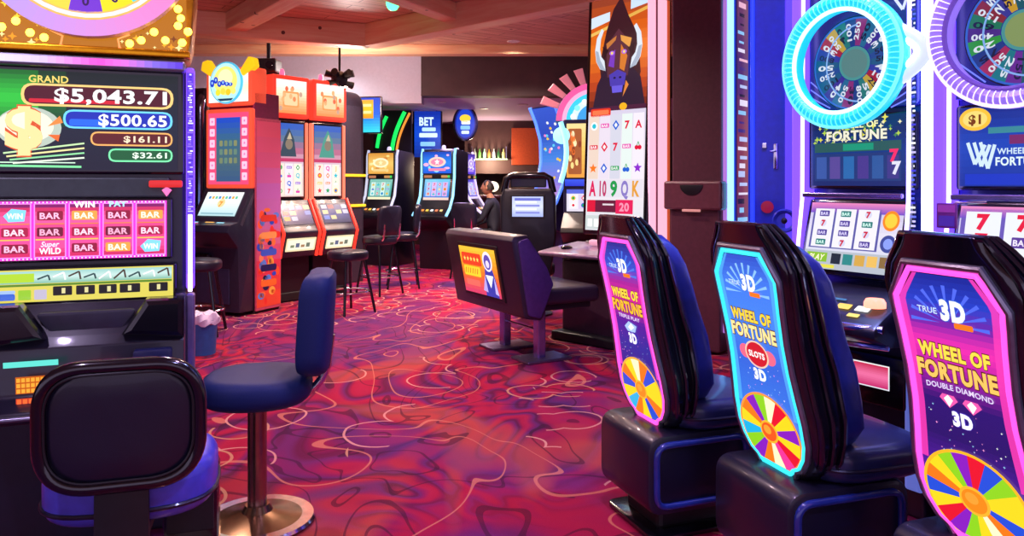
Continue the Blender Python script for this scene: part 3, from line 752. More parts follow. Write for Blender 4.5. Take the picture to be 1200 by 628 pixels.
def game_chair(name, label, loc, rz, P):
    t = thing(name, label, 'chair', loc, rz, 'casino chairs with lit wheel decals')
    # pedestal: rounded block with a recessed side and a floor plate
    MB().ext(rrect(-.19, -.215, .19, .26, .05), 0, .022, 'z', bev=.006).build('floor_plate', GLOSS, t)
    ped = MB().ext(rrect(-.235, .10, .235, .40, .07, 6), -.20, .20, 'x', bev=.015).build('pedestal', VINYL, t)
    MB().box((0, .0, .06), (.26, .30, .10), bev=.02).build('pedestal_foot', BLK, ped)
    for s in (-1, 1):
        rp = [(s * .203, y, z) for y, z in rrect(-.20, .135, .20, .365, .05, 6)]
        MB().tube(rp, .013, 10, True).build('side_trim', mat('blue_gloss', '#23348a', .2, coat=.6), ped)
    # seat
    z0 = .40
    seat = cushion(.225, .225, z0, z0 + .115, 3.6, .04, .01).build('seat', mat('seat_vinyl', '#1d2350', .35, coat=.25), t, (0, .13, 0))
    MB().tube([(x, y + .0, z0 + .05) for x, y, _ in ring_pts(.227, .227, 0, 40, 3.6)], .006, 8, True).build('piping', VINYL, seat)
    # shell
    L = []
    zs = [.40, .405, .415, .43, .455, .48, .51, .54, .58, .62, .67, .72, .78, .85, .92, .98, 1.03, 1.08, 1.105, 1.13, 1.16, 1.185, 1.205, 1.217, 1.225]
    for i, z in enumerate(zs):
        hw = interp(HALF, z); th = interp(THK, z) * .95; y0 = spine(z)
        cr = min(.04, th * .45, hw * .5)
        ins = .0
        if i == 0 or i == len(zs) - 1: hw -= .02; y0 += .012; th = max(.02, th - .024)
        sec = rrect(-hw, y0, hw, y0 + th, cr, 5)
        L.append([(x, y, z) for x, y in sec])
    sh = MB().loft(L).build('shell', mat('shell_gloss', '#0e0d1a', .16, coat=.7), t)
    # two raised ribs round the edge of the shell
    for dy in (.16, .44, .72):
        rb = [(interp(HALF, z) * s_ + s_ * .004, spine(z) + dy * interp(THK, z), z) for s_, z_list in ((1, [.46 + .02 * k for k in range(34)] + [1.15, 1.185, 1.215]), (-1, [1.215, 1.185, 1.15] + [1.12 - .02 * k for k in range(34)])) for z in z_list]
        MB().tube(rb, .009, 8).build('rib', mat('shell_gloss', '#0e0d1a'), sh)
    # blue front pad
    Lp = []
    for z in (.50, .53, .58, .66, .76, .86, .96, 1.04, 1.10, 1.13, 1.15):
        k = 1 - max(0, (.56 - z) / .06) * .25 - max(0, (z - 1.08) / .07) * .3
        hw = interp(HALF, z) * 1.0 * k; y0 = spine(z) + interp(THK, z) * .75; th = .02 + interp(THK, z) * .25 + .028 * k
        Lp.append([(x, y, z) for x, y in rrect(-hw, y0, hw, y0 + th, .025, 5)])
    MB().loft(Lp).build('front_pad', mat('pad_blue', '#1c2a84', .35, coat=.3), t)
    # trims that follow the decal
    tr = [(x, spine(z) - .004, z) for x, z in decal_outline(1, .026)]
    MB().tube(tr, .010, 8, True).build('trim', SILVER, sh)
    ld = [(x, spine(z) - .006, z) for x, z in decal_outline(1, .010)]
    MB().tube(ld, .008, 8, True).build('edge_light', P['led'], sh)
    # the lit decal
    a = Art(lambda x, z, o: (x, spine(z) - .005 - o, z), .0009)
    n = 46; z0, z1 = .415, 1.115
    cs = [(p, hx(c)) for p, c in P['bg']]
    for i in range(n):
        za = z0 + (z1 - z0) * i / n; zb = z0 + (z1 - z0) * (i + 1) / n; zm = (za + zb) / 2
        for (p, c), (q, d) in zip(cs, cs[1:]):
            if zm <= q: break
        u = min(1, max(0, (zm - p) / (q - p))); col = tuple(c[j] * (1 - u) + d[j] * u for j in range(3))
        wa, wb = interp(DH, za), interp(DH, zb)
        # a lit margin down both sides
        for f0, f1, mixc in ((-1, -.86, 1), (-.86, .86, 0), (.86, 1, 1)):
            cc = P['rim'] if mixc and zm > .60 else None
            cc = tuple(hx(cc)[j] * .75 + col[j] * .25 for j in range(3)) if cc else col
            a.poly([(wa * f0, za), (wa * f1, za), (wb * f1, zb), (wb * f0, zb)], cc, 1)
    for k in range(11):
        an = R(200 + k * 14); x1, z1_ = .13 * math.cos(an), 1.0 + .13 * math.sin(an)
        an = PI * k / 10
        a.poly([(.025 * math.cos(an), .99 + .02 * math.sin(an)), (.118 * math.cos(an - .05), .99 + .10 * math.sin(an - .05)), (.118 * math.cos(an + .05), .99 + .10 * math.sin(an + .05))], P['ray'], 2)
    rg = random.Random(P['seed'])
    for k in range(40):
        z = rg.uniform(.60, .76); x = rg.uniform(-.11, .11); a.star(x, z, rg.uniform(.0015, .004), rg.choice(['#ffffff', '#9ad0ff', '#ff9ae0']), 3, 4, .35)
    # top tag
    a.text('TRUE', -.06, 1.012, .016, '#cfe6ff', 4, w=.062, bold=.015); a.text('3D', .02, 1.002, .05, '#ffffff', 4, w=.075, bold=.06, edge='#3a6ad0', ew=.03)
    a.rr(.02, .982, .075, .997, .004, '#ff7a1a', 6)
    # the game's name
    a.text('WHEEL OF', 0, .895, .036, P['name'], 4, w=.215, bold=.05, edge='#5a2408', ew=.05)
    a.text('FORTUNE', 0, .838, .044, P['name2'], 4, w=.24, bold=.05, edge='#5a2408', ew=.05)
    if P['kind'] == 'diamond':
        a.text('DOUBLE DIAMOND', 0, .812, .015, '#e8d8ff', 4, w=.2, bold=.02, bend=-.5)
        for s in (-1, 1):
            a.poly([(s * .035 - .028, .785), (s * .035 - .018, .797), (s * .035 + .018, .797), (s * .035 + .028, .785), (s * .035, .762)], '#ff5ab0', 4)
            a.poly([(s * .035 - .014, .785), (s * .035, .797), (s * .035 + .014, .785), (s * .035, .765)], '#ffffff', 5)
        a.text('3D', .0, .72, .036, '#ffffff', 5, w=.06, bold=.06, edge='#5a3ad0', ew=.03)
    elif P['kind'] == 'round':
        a.disc(0, .785, .055, .04, '#d01c28', 4); a.ring(0, .785, .055, .062, '#ffd0b0', 5, asp=.73)
        for s in (-1, 1): a.disc(s * .066, .785, .03, .024, '#ff6a8a', 3)
        a.text('SLOTS', 0, .775, .02, '#ffffff', 6, w=.085, bold=.04)
        a.text('3D', .0, .70, .036, '#ffffff', 5, w=.065, bold=.06, edge='#2a6ad0', ew=.03)
    else:
        a.text('TRIPLE PLAY', 0, .81, .015, '#e8d8ff', 4, w=.17, bold=.02)
        a.poly([(-.05, .775), (-.01, .80), (.05, .788), (.03, .76), (-.03, .758)], '#a8c8ff', 4); a.poly([(-.02, .775), (.01, .795), (.03, .78), (.0, .765)], '#ffffff', 5)
        a.text('3D', .005, .715, .038, '#ffffff', 5, w=.062, bold=.06, edge='#5a3ad0', ew=.03)
    # colour wheel, cut off by the decal's lower curve
    cz, rw = .525, .150
    def wpt(r, an):
        x = r * math.cos(an); z = cz + r * math.sin(an) * .80
        return x, max(z, .418)
    nW = len(P['wheel'])
    for k in range(nW):
        for j in range(3):
            b0 = 2 * PI * (k + j / 3) / nW + P['turn']; b1 = 2 * PI * (k + (j + 1) / 3) / nW + P['turn']
            for r0, r1 in ((.04, .095), (.095, rw)):
                a.poly([wpt(r0, b0), wpt(r1, b0), wpt(r1, b1), wpt(r0, b1)], P['wheel'][k], 6)
    for k in range(48):
        b0 = 2 * PI * k / 48; b1 = 2 * PI * (k + 1) / 48
        a.poly([wpt(rw, b0), wpt(rw + .010, b0), wpt(rw + .010, b1), wpt(rw, b1)], P['wrim'], 6)
    a.disc(0, cz, .046, .037, '#ffb52a', 8); a.disc(0, cz, .038, .030, P['hub'], 9); a.disc(-.006, cz + .006, .02, .015, '#ffa030', 10)
    a.build('decal', sh, strength=1.05)
    return t
YE, OR, BL, WH, GR, PU, RE, CY, PK = '#ffd91a', '#ff7a10', '#1f4fd8', '#fff6c8', '#8fd41c', '#8a1fc0', '#e8172c', '#1fb4e8', '#f0389a'
CH1 = dict(kind='gem', seed=1, turn=.1, led=glow('pink_led', '#ff4fc4', 1.5), rim='#ff4fd0', ray='#3f7ae8', name='#ffe23a', name2='#ffc42a', hub='#ff8a1a', wrim='#ffb03a',
           bg=[(.41, '#5a1a9a'), (.6, '#2a1a8a'), (.70, '#1a2a9a'), (.80, '#4a1a9a'), (.90, '#e0249a'), (.96, '#a0249a'), (1.02, '#1f4fd0'), (1.12, '#0f2a8a')],
           wheel=[YE, BL, OR, WH, YE, OR, BL, YE, CY, OR, YE, BL, OR, YE])
CH2 = dict(kind='round', seed=2, turn=.0, led=glow('cyan_led', '#35d6e8', 1.3), rim='#4fb0ff', ray='#8ac4ff', name='#ffd83a', name2='#ffe89a', hub='#ff5a1a', wrim='#ff9a3a',
           bg=[(.41, '#1f5ad0'), (.6, '#2f7ae8'), (.75, '#2a66dc'), (.9, '#3f86f0'), (1.02, '#3a7cf0'), (1.12, '#1f4fc8')],
           wheel=[PU, YE, RE, WH, GR, PU, OR, YE, CY, GR, PU, OR, WH, PK, RE, YE])
CH3 = dict(kind='diamond', seed=3, turn=.2, led=glow('pink_led', '#ff4fc4', 1.5), rim='#ff3fb8', ray='#4f6af0', name='#ffdf4a', name2='#ffc860', hub='#ff8a10', wrim='#ffb820',
           bg=[(.41, '#5a1aa0'), (.58, '#4a1a9a'), (.68, '#241468'), (.78, '#2a1470'), (.84, '#8a1c9a'), (.93, '#f02fb0'), (.99, '#6a24a8'), (1.04, '#1f3fc8'), (1.12, '#0f2490')],
           wheel=[YE, GR, BL, RE, PU, GR, YE, OR, BL, YE, RE, PU, GR, YE, WH, OR, BL, YE])
game_chair('casino_chair', 'pink edged casino chair farthest along the row, yellow and blue wheel on its back', (.66, 3.13, 0), -70, CH1)
game_chair('casino_chair', 'cyan edged blue casino chair between two pink edged chairs, purple and green wheel', (1.00, 2.60, 0), -72, CH2)
game_chair('casino_chair', 'large pink edged casino chair nearest the camera with two diamonds under its lettering', (1.345, 2.04, 0), -72, CH3)

# ================================================================== wheel machines on the right
WHT = glow('white_led', '#c4caff', 3.6)
BLU = glow('blue_led', '#2a4cff', 3.5)
VIO = glow('violet_strip', '#5a38ff', 2.6)
COBALT = mat('cobalt_case', '#16206e', .3, coat=.4)
def wheel_machine(name, label, loc, rz, P):
    t = thing(name, label, 'slot machine', loc, rz, 'slot machines with big wheel rings')
    rg = random.Random(P['seed'])
    MB().box((0, .36, .36), (.50, .52, .72), bev=.012).build('base_cabinet', CASE, t)
    MB().box((0, .34, 1.72), (.52, .48, 2.0), bev=.015).build('upper_cabinet', COBALT, t)
    # lower front: lit belly glass and a sloping shin panel
    belly = MB().ext(rrect(-.2, .43, .2, .64, .02), .06, .105, 'y', bev=.006).build('belly_panel', GLOSS, t)
    a = Art(); a.grad(-.13, .50, .13, .60, ['#e8eaf8', '#ffffff']); a.grad(-.03, .505, .125, .595, ['#d02a70', '#ff7ab0', '#d02a50'], 2)
    for k in range(4): a.disc(-.10 + k * .018, .55, .014, .03, ['#7a8ad8', '#ffffff', '#b03a8a', '#e8e8ff'][k], 3)
    a.build('belly_art', belly, (0, .059, 0), strength=.9)
    for s in (-1, 1):
        MB().box((s * .225, .085, .40), (.075, .05, .56), bev=.015).build('shin_panel', glow('pale_blue_panel', '#6a7ce0', .55), t)
    # button deck
    prof = rpoly([(.16, .955), (.03, .95), (-.20, .835), (-.255, .80), (-.255, .765), (-.14, .72), (.16, .70)], [0, .02, .03, .025, .02, .04, 0], 4)
    deck = MB().ext(prof, -.265, .265, 'x', bev=.012).build('deck', CASE, t)
    cv = [(-.275 + .55 * k / 20, -.215 - .055 * math.sin(PI * k / 20), .80 + .0 * k) for k in range(21)]
    MB().tube(cv, .016, 10).build('deck_rail', mat('rail_chrome', '#b8bce8', .15, 1), deck)
    MB().tube([(x * .97, y + .05, z - .075) for x, y, z in cv], .011, 8).build('deck_rail_lower', mat('rail_chrome', '#b8bce8'), deck)
    a = Art()
    for i, c in enumerate(['#5ae0c0', '#ffa62a', '#ff5aa8', '#ffd23a', '#ffffff']):
        a.rr(-.2 + i * .082, .03, -.14 + i * .082, .065, .006, c)
    a.rr(-.19, .085, -.05, .098, .004, '#3fd0a0'); a.rr(-.02, .085, .06, .098, .004, '#2a6a9a')
    for i in range(4): a.rr(-.15 + i * .09, -.012, -.10 + i * .09, .01, .004, ['#d0d8ff', '#f4f0ff', '#ff9a6a', '#ffe060'][i])
    a.build('deck_buttons', deck, (0, -.205, .838), (R(-63), 0, 0), 1.2)
    sb = MB().lathe([(0, 0), (.04, 0), (.04, .02), (.032, .034), (0, .036)], 22, (.20, -.15, .87)).build('spin_button', glow('spin_peach', '#ff9a7a', 1.8), deck)
    # main reel screen, leaning back
    th = R(-14)
    fr = MB().ext(rrect(-.235, -.165, .235, .165, .02), .0, .05, 'y', bev=.01).build('reel_screen', GLOSS, t, (0, -.0, 1.125), (th, 0, 0))
    A = Art(); A.grad(-.215, -.145, .215, .145, ['#c8d0e8', '#e8e4f4', '#c0b8e0']); A.grad(-.215, .10, .215, .145, ['#6a4ac8', '#f08ac0'], 2)
    if P['kind'] == 1:
        A.rect(-.2, -.055, .12, .12, '#5a5aa8', 2)
        def bars(a_, x, z, r, L, g):
            k = g.randrange(3)
            if k == 0: a_.rr(x - r * 1.5, z - r * .8, x + r * 1.5, z + r * .8, .004, '#0e7a78', L); a_.text('BAR', x, z - r * .45, r * .9, '#d8fff4', L + 1, w=r * 2.4, bold=.03)
            elif k == 1: a_.rr(x - r * 1.5, z - r * .8, x + r * 1.5, z + r * .8, .004, '#4a3a98', L); a_.text('BAR', x, z - r * .45, r * .9, '#e0d8ff', L + 1, w=r * 2.4, bold=.03)
            else: a_.disc(x, z, r, r, '#d8d8f4', L, 12); a_.text('7', x, z - r * .8, r * 1.6, '#d01a3a', L + 1, bold=.05)
        reels(A, -.195, -.05, .115, .118, 3, 4, '#f2f0fa', .01, 3, rg, bars)
        A.disc(.165, .075, .036, .042, '#ff8a1a', 3); A.disc(.165, .075, .026, .03, '#ffd23a', 4); A.disc(.165, -.02, .034, .036, '#3a4a9a', 3); A.disc(.165, -.02, .02, .022, '#8aa0ff', 4)
        A.rect(-.215, -.145, .215, -.065, '#b8c0cc', 3); A.rect(-.2, -.115, -.10, -.075, '#8ac02a', 4); A.text('PLAY', -.15, -.108, .026, '#fff8d0', 5, w=.08, bold=.03, shear=.3)
        for i, c in enumerate(['#1a2a3a', '#2a8a8a', '#d8a84a', '#f0c060', '#8a6a3a']): A.rect(-.08 + i * .055, -.12, -.035 + i * .055, -.075, c, 4)
        A.rect(-.2, -.14, -.06, -.125, '#e8e04a', 4)
    else:
        def sev(a_, x, z, r, L, g):
            k = g.randrange(3)
            if k == 0: a_.text('7', x, z - r, r * 2.0, '#e8183a', L, bold=.06)
            elif k == 1: a_.rr(x - r * 1.2, z - r * .7, x + r * 1.2, z + r * .7, .004, '#5a3a9a', L); a_.text('BAR', x, z - r * .4, r * .8, '#f0e8ff', L + 1, w=r * 2, bold=.03)
            else: a_.rr(x - r * 1.2, z - r * .5, x + r * 1.2, z + r * .5, .004, '#3ac8c8', L); a_.text('BAR', x, z - r * .3, r * .6, '#ffffff', L + 1, w=r * 1.8, bold=.03)
        A.rect(-.21, -.10, .21, .135, '#6a5ab8', 2)
        reels(A, -.20, -.09, .20, .125, 3, 3, '#eef2fa', .014, 3, rg, sev)
        A.rect(-.21, -.14, .21, -.105, '#9aa8c8', 3)
    A.build('reel_art', fr, (0, -.002, 0), strength=1.0)
    MB().box((0, -.012, 1.300), (.46, .02, .022), bev=.005).build('divider_rail', mat('lilac_chrome', '#9a90d0', .2, .9), t)
    # upper screen
    up = MB().ext(rrect(-.235, 1.325, .235, 1.64, .015), .03, .10, 'y', bev=.008).build('upper_screen', GLOSS, t)
    B = Art()
    if P['kind'] == 1:
        B.grad(-.22, 1.34, .22, 1.63, ['#1a2a6a', '#123a8a', '#0a1a4a'])
        for k in range(60):
            B.star(rg.uniform(-.2, .2), rg.uniform(1.52, 1.625), rg.uniform(.004, .016), rg.choice(['#e8e04a', '#b8d84a', '#fff6c0', '#4a8a4a']), 2, 4, .4)
        B.text('WHEEL OF', 0, 1.585, .026, '#fff6b0', 4, w=.20, bold=.03); B.text('FORTUNE', 0, 1.535, .04, '#f4f0d8', 4, w=.28, bold=.04, edge='#2a3a1a', ew=.03)
        B.rect(-.2, 1.485, .2, 1.525, '#2a5a5a', 3); B.rect(-.06, 1.49, .08, 1.518, '#1a9a7a', 4); B.rect(-.2, 1.36, .2, 1.478, '#223a7a', 3)
        for i in range(6): B.rect(-.19 + i * .066, 1.37, -.14 + i * .066, 1.465, ['#3a5aa8', '#5a4a9a', '#2a6ab0', '#4a3a90', '#2f5aa0', '#403a8a'][i], 4)
        B.text('7', .17, 1.44, .05, '#ff2f6a', 5, bold=.05); B.text('7', .18, 1.39, .05, '#e8e8ff', 5, bold=.05)
    else:
        B.grad(-.22, 1.34, .22, 1.63, ['#12309a', '#1c48c0', '#142a8a'])
        B.text('30.43', .09, 1.565, .04, '#e8f0ff', 4, w=.16, bold=.03); B.rect(-.12, 1.53, .2, 1.552, '#3a8a9a', 3); B.rect(-.05, 1.49, .06, 1.522, '#7a2a6a', 3); B.rect(.1, 1.48, .18, 1.52, '#2a9a6a', 3)
        B.disc(-.165, 1.585, .055, .042, '#ffc83a', 4); B.disc(-.165, 1.585, .042, .03, '#ffe27a', 5); B.text('$1', -.165, 1.568, .034, '#7a3a08', 6, bold=.04)
        for k in range(3): B.line([(-.19 + k * .022, 1.50), (-.165 + k * .022, 1.42 - k * .008), (-.13 + k * .016, 1.49)], .012, '#d8f0ff', 4)
        B.text('WHEEL OF', -.02, 1.455, .022, '#d8f0ff', 5, w=.14, bold=.02); B.text('FORTUNE', -.015, 1.415, .03, '#e8fbff', 5, w=.16, bold=.03); B.rect(.085, 1.40, .09, 1.5, '#8ab0ff', 4); B.rect(.11, 1.41, .19, 1.47, '#5a3ab8', 4)
        B.rect(-.2, 1.345, .2, 1.385, '#1638c8', 3)
    B.build('upper_art', up, (0, .029, 0), strength=.95)
    # big ring with a recessed wheel
    zc = P['zc']; ro = .243
    box = MB().ext(ell(0, zc, .20, .20, 44), .02, .10, 'y').build('wheel_drum', GLOSS, t)
    Wd = Art()
    Wd.disc(0, 0, .192, .192, '#0a2a9a', 1, 40)
    Wd.wheel(0, 0, .075, .19, P['wcols'], 22, 2, 1, .1)
    for k in range(22):
        am = .1 + 2 * PI * (k + .5) / 22
        s_ = P['nums'][k % len(P['nums'])]
        Wd.text(s_, .135 * math.cos(am), .135 * math.sin(am) - .0, .022, '#e8f0ff' if k % 3 else '#101840', 4, w=.075, bold=.03, rot=am)
    Wd.ring(0, 0, .186, .194, '#2f6ad8', 4); Wd.disc(0, 0, .072, .072, '#4a9a9a', 3); Wd.disc(0, 0, .06, .06, P['hubc'], 4)
    Wd.ring(.03, 0, .158, .165, '#8ab8ff', 5, a0=R(95), a1=R(265))
    Wd.build('wheel_face', box, (0, .018, zc), strength=.8)
    ring = MB()
    prof = []
    for k in range(12):
        a = 2 * PI * k / 12
        prof.append((ro + .036 * math.cos(a), .05 * math.sin(a)))
    nseg = 60; verts = []; faces = []
    for i in range(nseg):
        a = 2 * PI * i / nseg
        for r, y in prof: verts.append((r * math.cos(a), y, r * math.sin(a)))
    for i in range(nseg):
        for k in range(12):
            faces.append([i * 12 + k, i * 12 + (k + 1) % 12, ((i + 1) % nseg) * 12 + (k + 1) % 12, ((i + 1) % nseg) * 12 + k])
    rgb = MB().raw(verts, faces).build('light_ring', P['ring'], t, (0, -.06, zc))
    MB().tube([(.213 * math.cos(2 * PI * k / 60), -.036, .213 * math.sin(2 * PI * k / 60)) for k in range(60)], .009, 8, True).build('ring_inner', P['inner'], rgb)
    MB().tube([(.272 * math.cos(2 * PI * k / 60), -.03, .272 * math.sin(2 * PI * k / 60)) for k in range(60)], .008, 8, True).build('ring_outer', P['outer'], rgb)
    ribs = MB()
    for k in range(72):
        a = 2 * PI * k / 72
        ribs.tube([((ro + .028 * s) * math.cos(a), -.05 * math.sqrt(max(0, 1 - (.78 * s) ** 2)) - .002, (ro + .028 * s) * math.sin(a)) for s in (-1, -.5, 0, .5, 1)], .0022, 5)
    ribs.build('ring_ribs', P['ribm'], rgb)
    # bracket that carries the ring, on the right column
    MB().tube([(.24 + .10 * math.sin(PI * k / 14), -.045, zc - .10 + .20 * k / 14) for k in range(15)], .022, 10).build('ring_bracket', glow('bracket_glow', '#a8b4ff', 1.5), t)
    MB().tube([(.25 + .06 * math.sin(PI * k / 12), -.055, zc - .06 + .12 * k / 12) for k in range(13)], .012, 8).build('ring_bracket', glow('bracket_white', '#e8ecff', 2.5), t)
    # side light columns
    for s in (-1, 1):
        c = MB().box((s * (.285 if s < 0 else .305), .06, 1.80), (.055 if s < 0 else .04, .10, 1.78), bev=.012).build('light_column', VIO if s < 0 else WHT, t)
        MB().tube([(s * .258, .0, .98), (s * .247, -.03, 1.05), (s * .245, .0, 1.28), (s * .245, .012, 2.68)], .008, 8).build('edge_tube', glow('edge_lilac', '#a894ff', 5), c)
        for k in range(12): pass
    sp = Art()
    for k in range(90): sp.rect(.305 + rg.uniform(-.012, .012), 1.0 + k * .018, .305 + rg.uniform(.013, .02), 1.008 + k * .018, rg.choice(['#ffffff', '#5a6aff', '#c8c0ff', '#3a3ad8']), 1)
    sp.build('chip_lights', t, (-.052, .006, 0), strength=1.1)
    # top panel with chevrons
    tp = MB().ext(rrect(-.25, 1.66, .25, 2.70, .03), .055, .10, 'y', bev=.01).build('top_panel', mat('royal_panel', '#1a1f8a', .25, coat=.4), t)
    C_ = Art(); C_.rect(-.245, 1.665, .245, 2.69, '#10186a', .5)
    for k in range(3): C_.line([(.13, 2.14 + k * .05), (.19, 2.05 + k * .05), (.24, 2.18 + k * .05)], .012, ['#c8d0ff', '#5a78ff', '#8aa0ff'][k], 1)
    for s in (-1, 1):
        for k in range(4): C_.line([(s * .24, 1.70 + k * .035), (s * .14, 1.66 + k * .02)], .006, '#6a78ff', 1)
    C_.build('chevron_print', tp, (0, .053, 0), strength=1.2)
    return t
ph = random.Random(11)
wheel_machine('wheel_slot_machine', 'slot machine with cyan ring round its wheel, facing the blue chair', (1.425, 3.22, 0), -58,
    dict(kind=1, seed=21, zc=1.855, ring=glow('cyan_ring', '#18c0e8', 1.0), inner=glow('ring_white', '#b8f0ff', 1.8), outer=glow('ring_cyan2', '#6ae0ff', 1.2), ribm=glow('ring_rib', '#6ae8ff', 1.1), hubc='#5a8a8a',
         wcols=['#1a4a9a', '#0f5a8a', '#3a2a9a', '#1a6a9a', '#8a2a7a', '#0f3a8a', '#1a7a7a', '#c8a83a', '#a81a3a', '#2a3aa8', '#0f5a8a'], nums=['500', '30', '800', '50', '250', '100', '40']))
wheel_machine('wheel_slot_machine', 'slot machine with lavender ring and yellow round badge at the right end', (1.765, 2.66, 0), -56,
    dict(kind=2, seed=22, zc=1.885, ring=glow('lavender_ring', '#8a6ad8', .95), inner=glow('ring_plum', '#5a3a9a', 1.0), outer=glow('ring_lav2', '#d8c0ff', 1.6), ribm=glow('ring_rib2', '#e0d0ff', 1.3), hubc='#8aa060',
         wcols=['#2a9a3a', '#1a3a8a', '#a82a5a', '#0f7a8a', '#6a2a9a', '#1a5a6a', '#d0a02a', '#3a3a9a', '#8a2a3a', '#1a7a5a', '#4a2a8a'], nums=['25', '150', '60', '400', '20', '75', '500']))
card = thing('sign_card', 'small purple card clipped to the white light column', 'sign', (1.555, 2.745, 1.235), -56)
MB().ext(rrect(-.035, -.045, .035, .045, .004), -.004, .004, 'y', bev=.001).build('card', mat('card_purple', '#7a2a8a', .4), card)
Art().rect(-.03, .012, .03, .038, '#b04ab0').rect(-.028, -.038, .028, .0, '#5a3ab0').build('print', card, (0, -.0045, 0), material=printed())
MB().tube([(-.0, .004, .03), (.02, .02, .045), (.12, .03, .05)], .005, 8).build('clip', CHROME, card)

# navy cabinet between the rows, its lit edge towards the cyan machine
nv = thing('equipment_cabinet', 'tall navy cabinet with violet lit edge, chrome lock and round speaker', 'cabinet', (1.46, 4.25, 0), -19)
MB().box((-.005, .25, 1.35), (.25, .5, 2.7), bev=.012).build('body', mat('navy_case', '#1228a8', .35, coat=.3), nv)
MB().box((.085, -.004, 1.5), (.075, .02, 2.3), bev=.006).build('edge_panel', glow('violet_panel', '#5a40e8', .95), nv)
MB().box((-.122, -.01, 1.6), (.024, .03, 2.1), bev=.006).build('edge_panel', glow('blue_panel', '#2440e8', .9), nv)
MB().lathe([(0, 0), (.032, 0), (.034, .012), (.0, .014)], 20).build('lamp', glow('red_lamp', '#a01030', .45), nv, (-.045, -.002, 1.22), (R(90), 0, 0))
lk = MB().ext(rrect(-.012, -.07, .012, .07, .006), -.012, .0, 'y', bev=.003).build('lock', CHROME, nv, (.0, .0, 1.50))
MB().tube([(0, -.012, .03), (-.0, -.03, .03), (-.03, -.035, .025)], .006, 8).build('lock_handle', CHROME, lk)
MB().box((-.06, -.008, 1.56), (.025, .016, .03), bev=.003).build('keyhole', CHROME, nv)
sp = MB().lathe([(.04, 0), (.062, 0), (.066, .02), (.058, .03), (.04, .012)], 26).build('speaker', mat('speaker_rim', '#3a4ab8', .25, coat=.5), nv, (.045, -.0, 1.145), (R(90), 0, 0))
MB().lathe([(0, 0), (.042, 0), (.03, -.0), (.012, .012), (0, .014)], 24).build('speaker_cone', BLK, sp, (0, 0, .004))

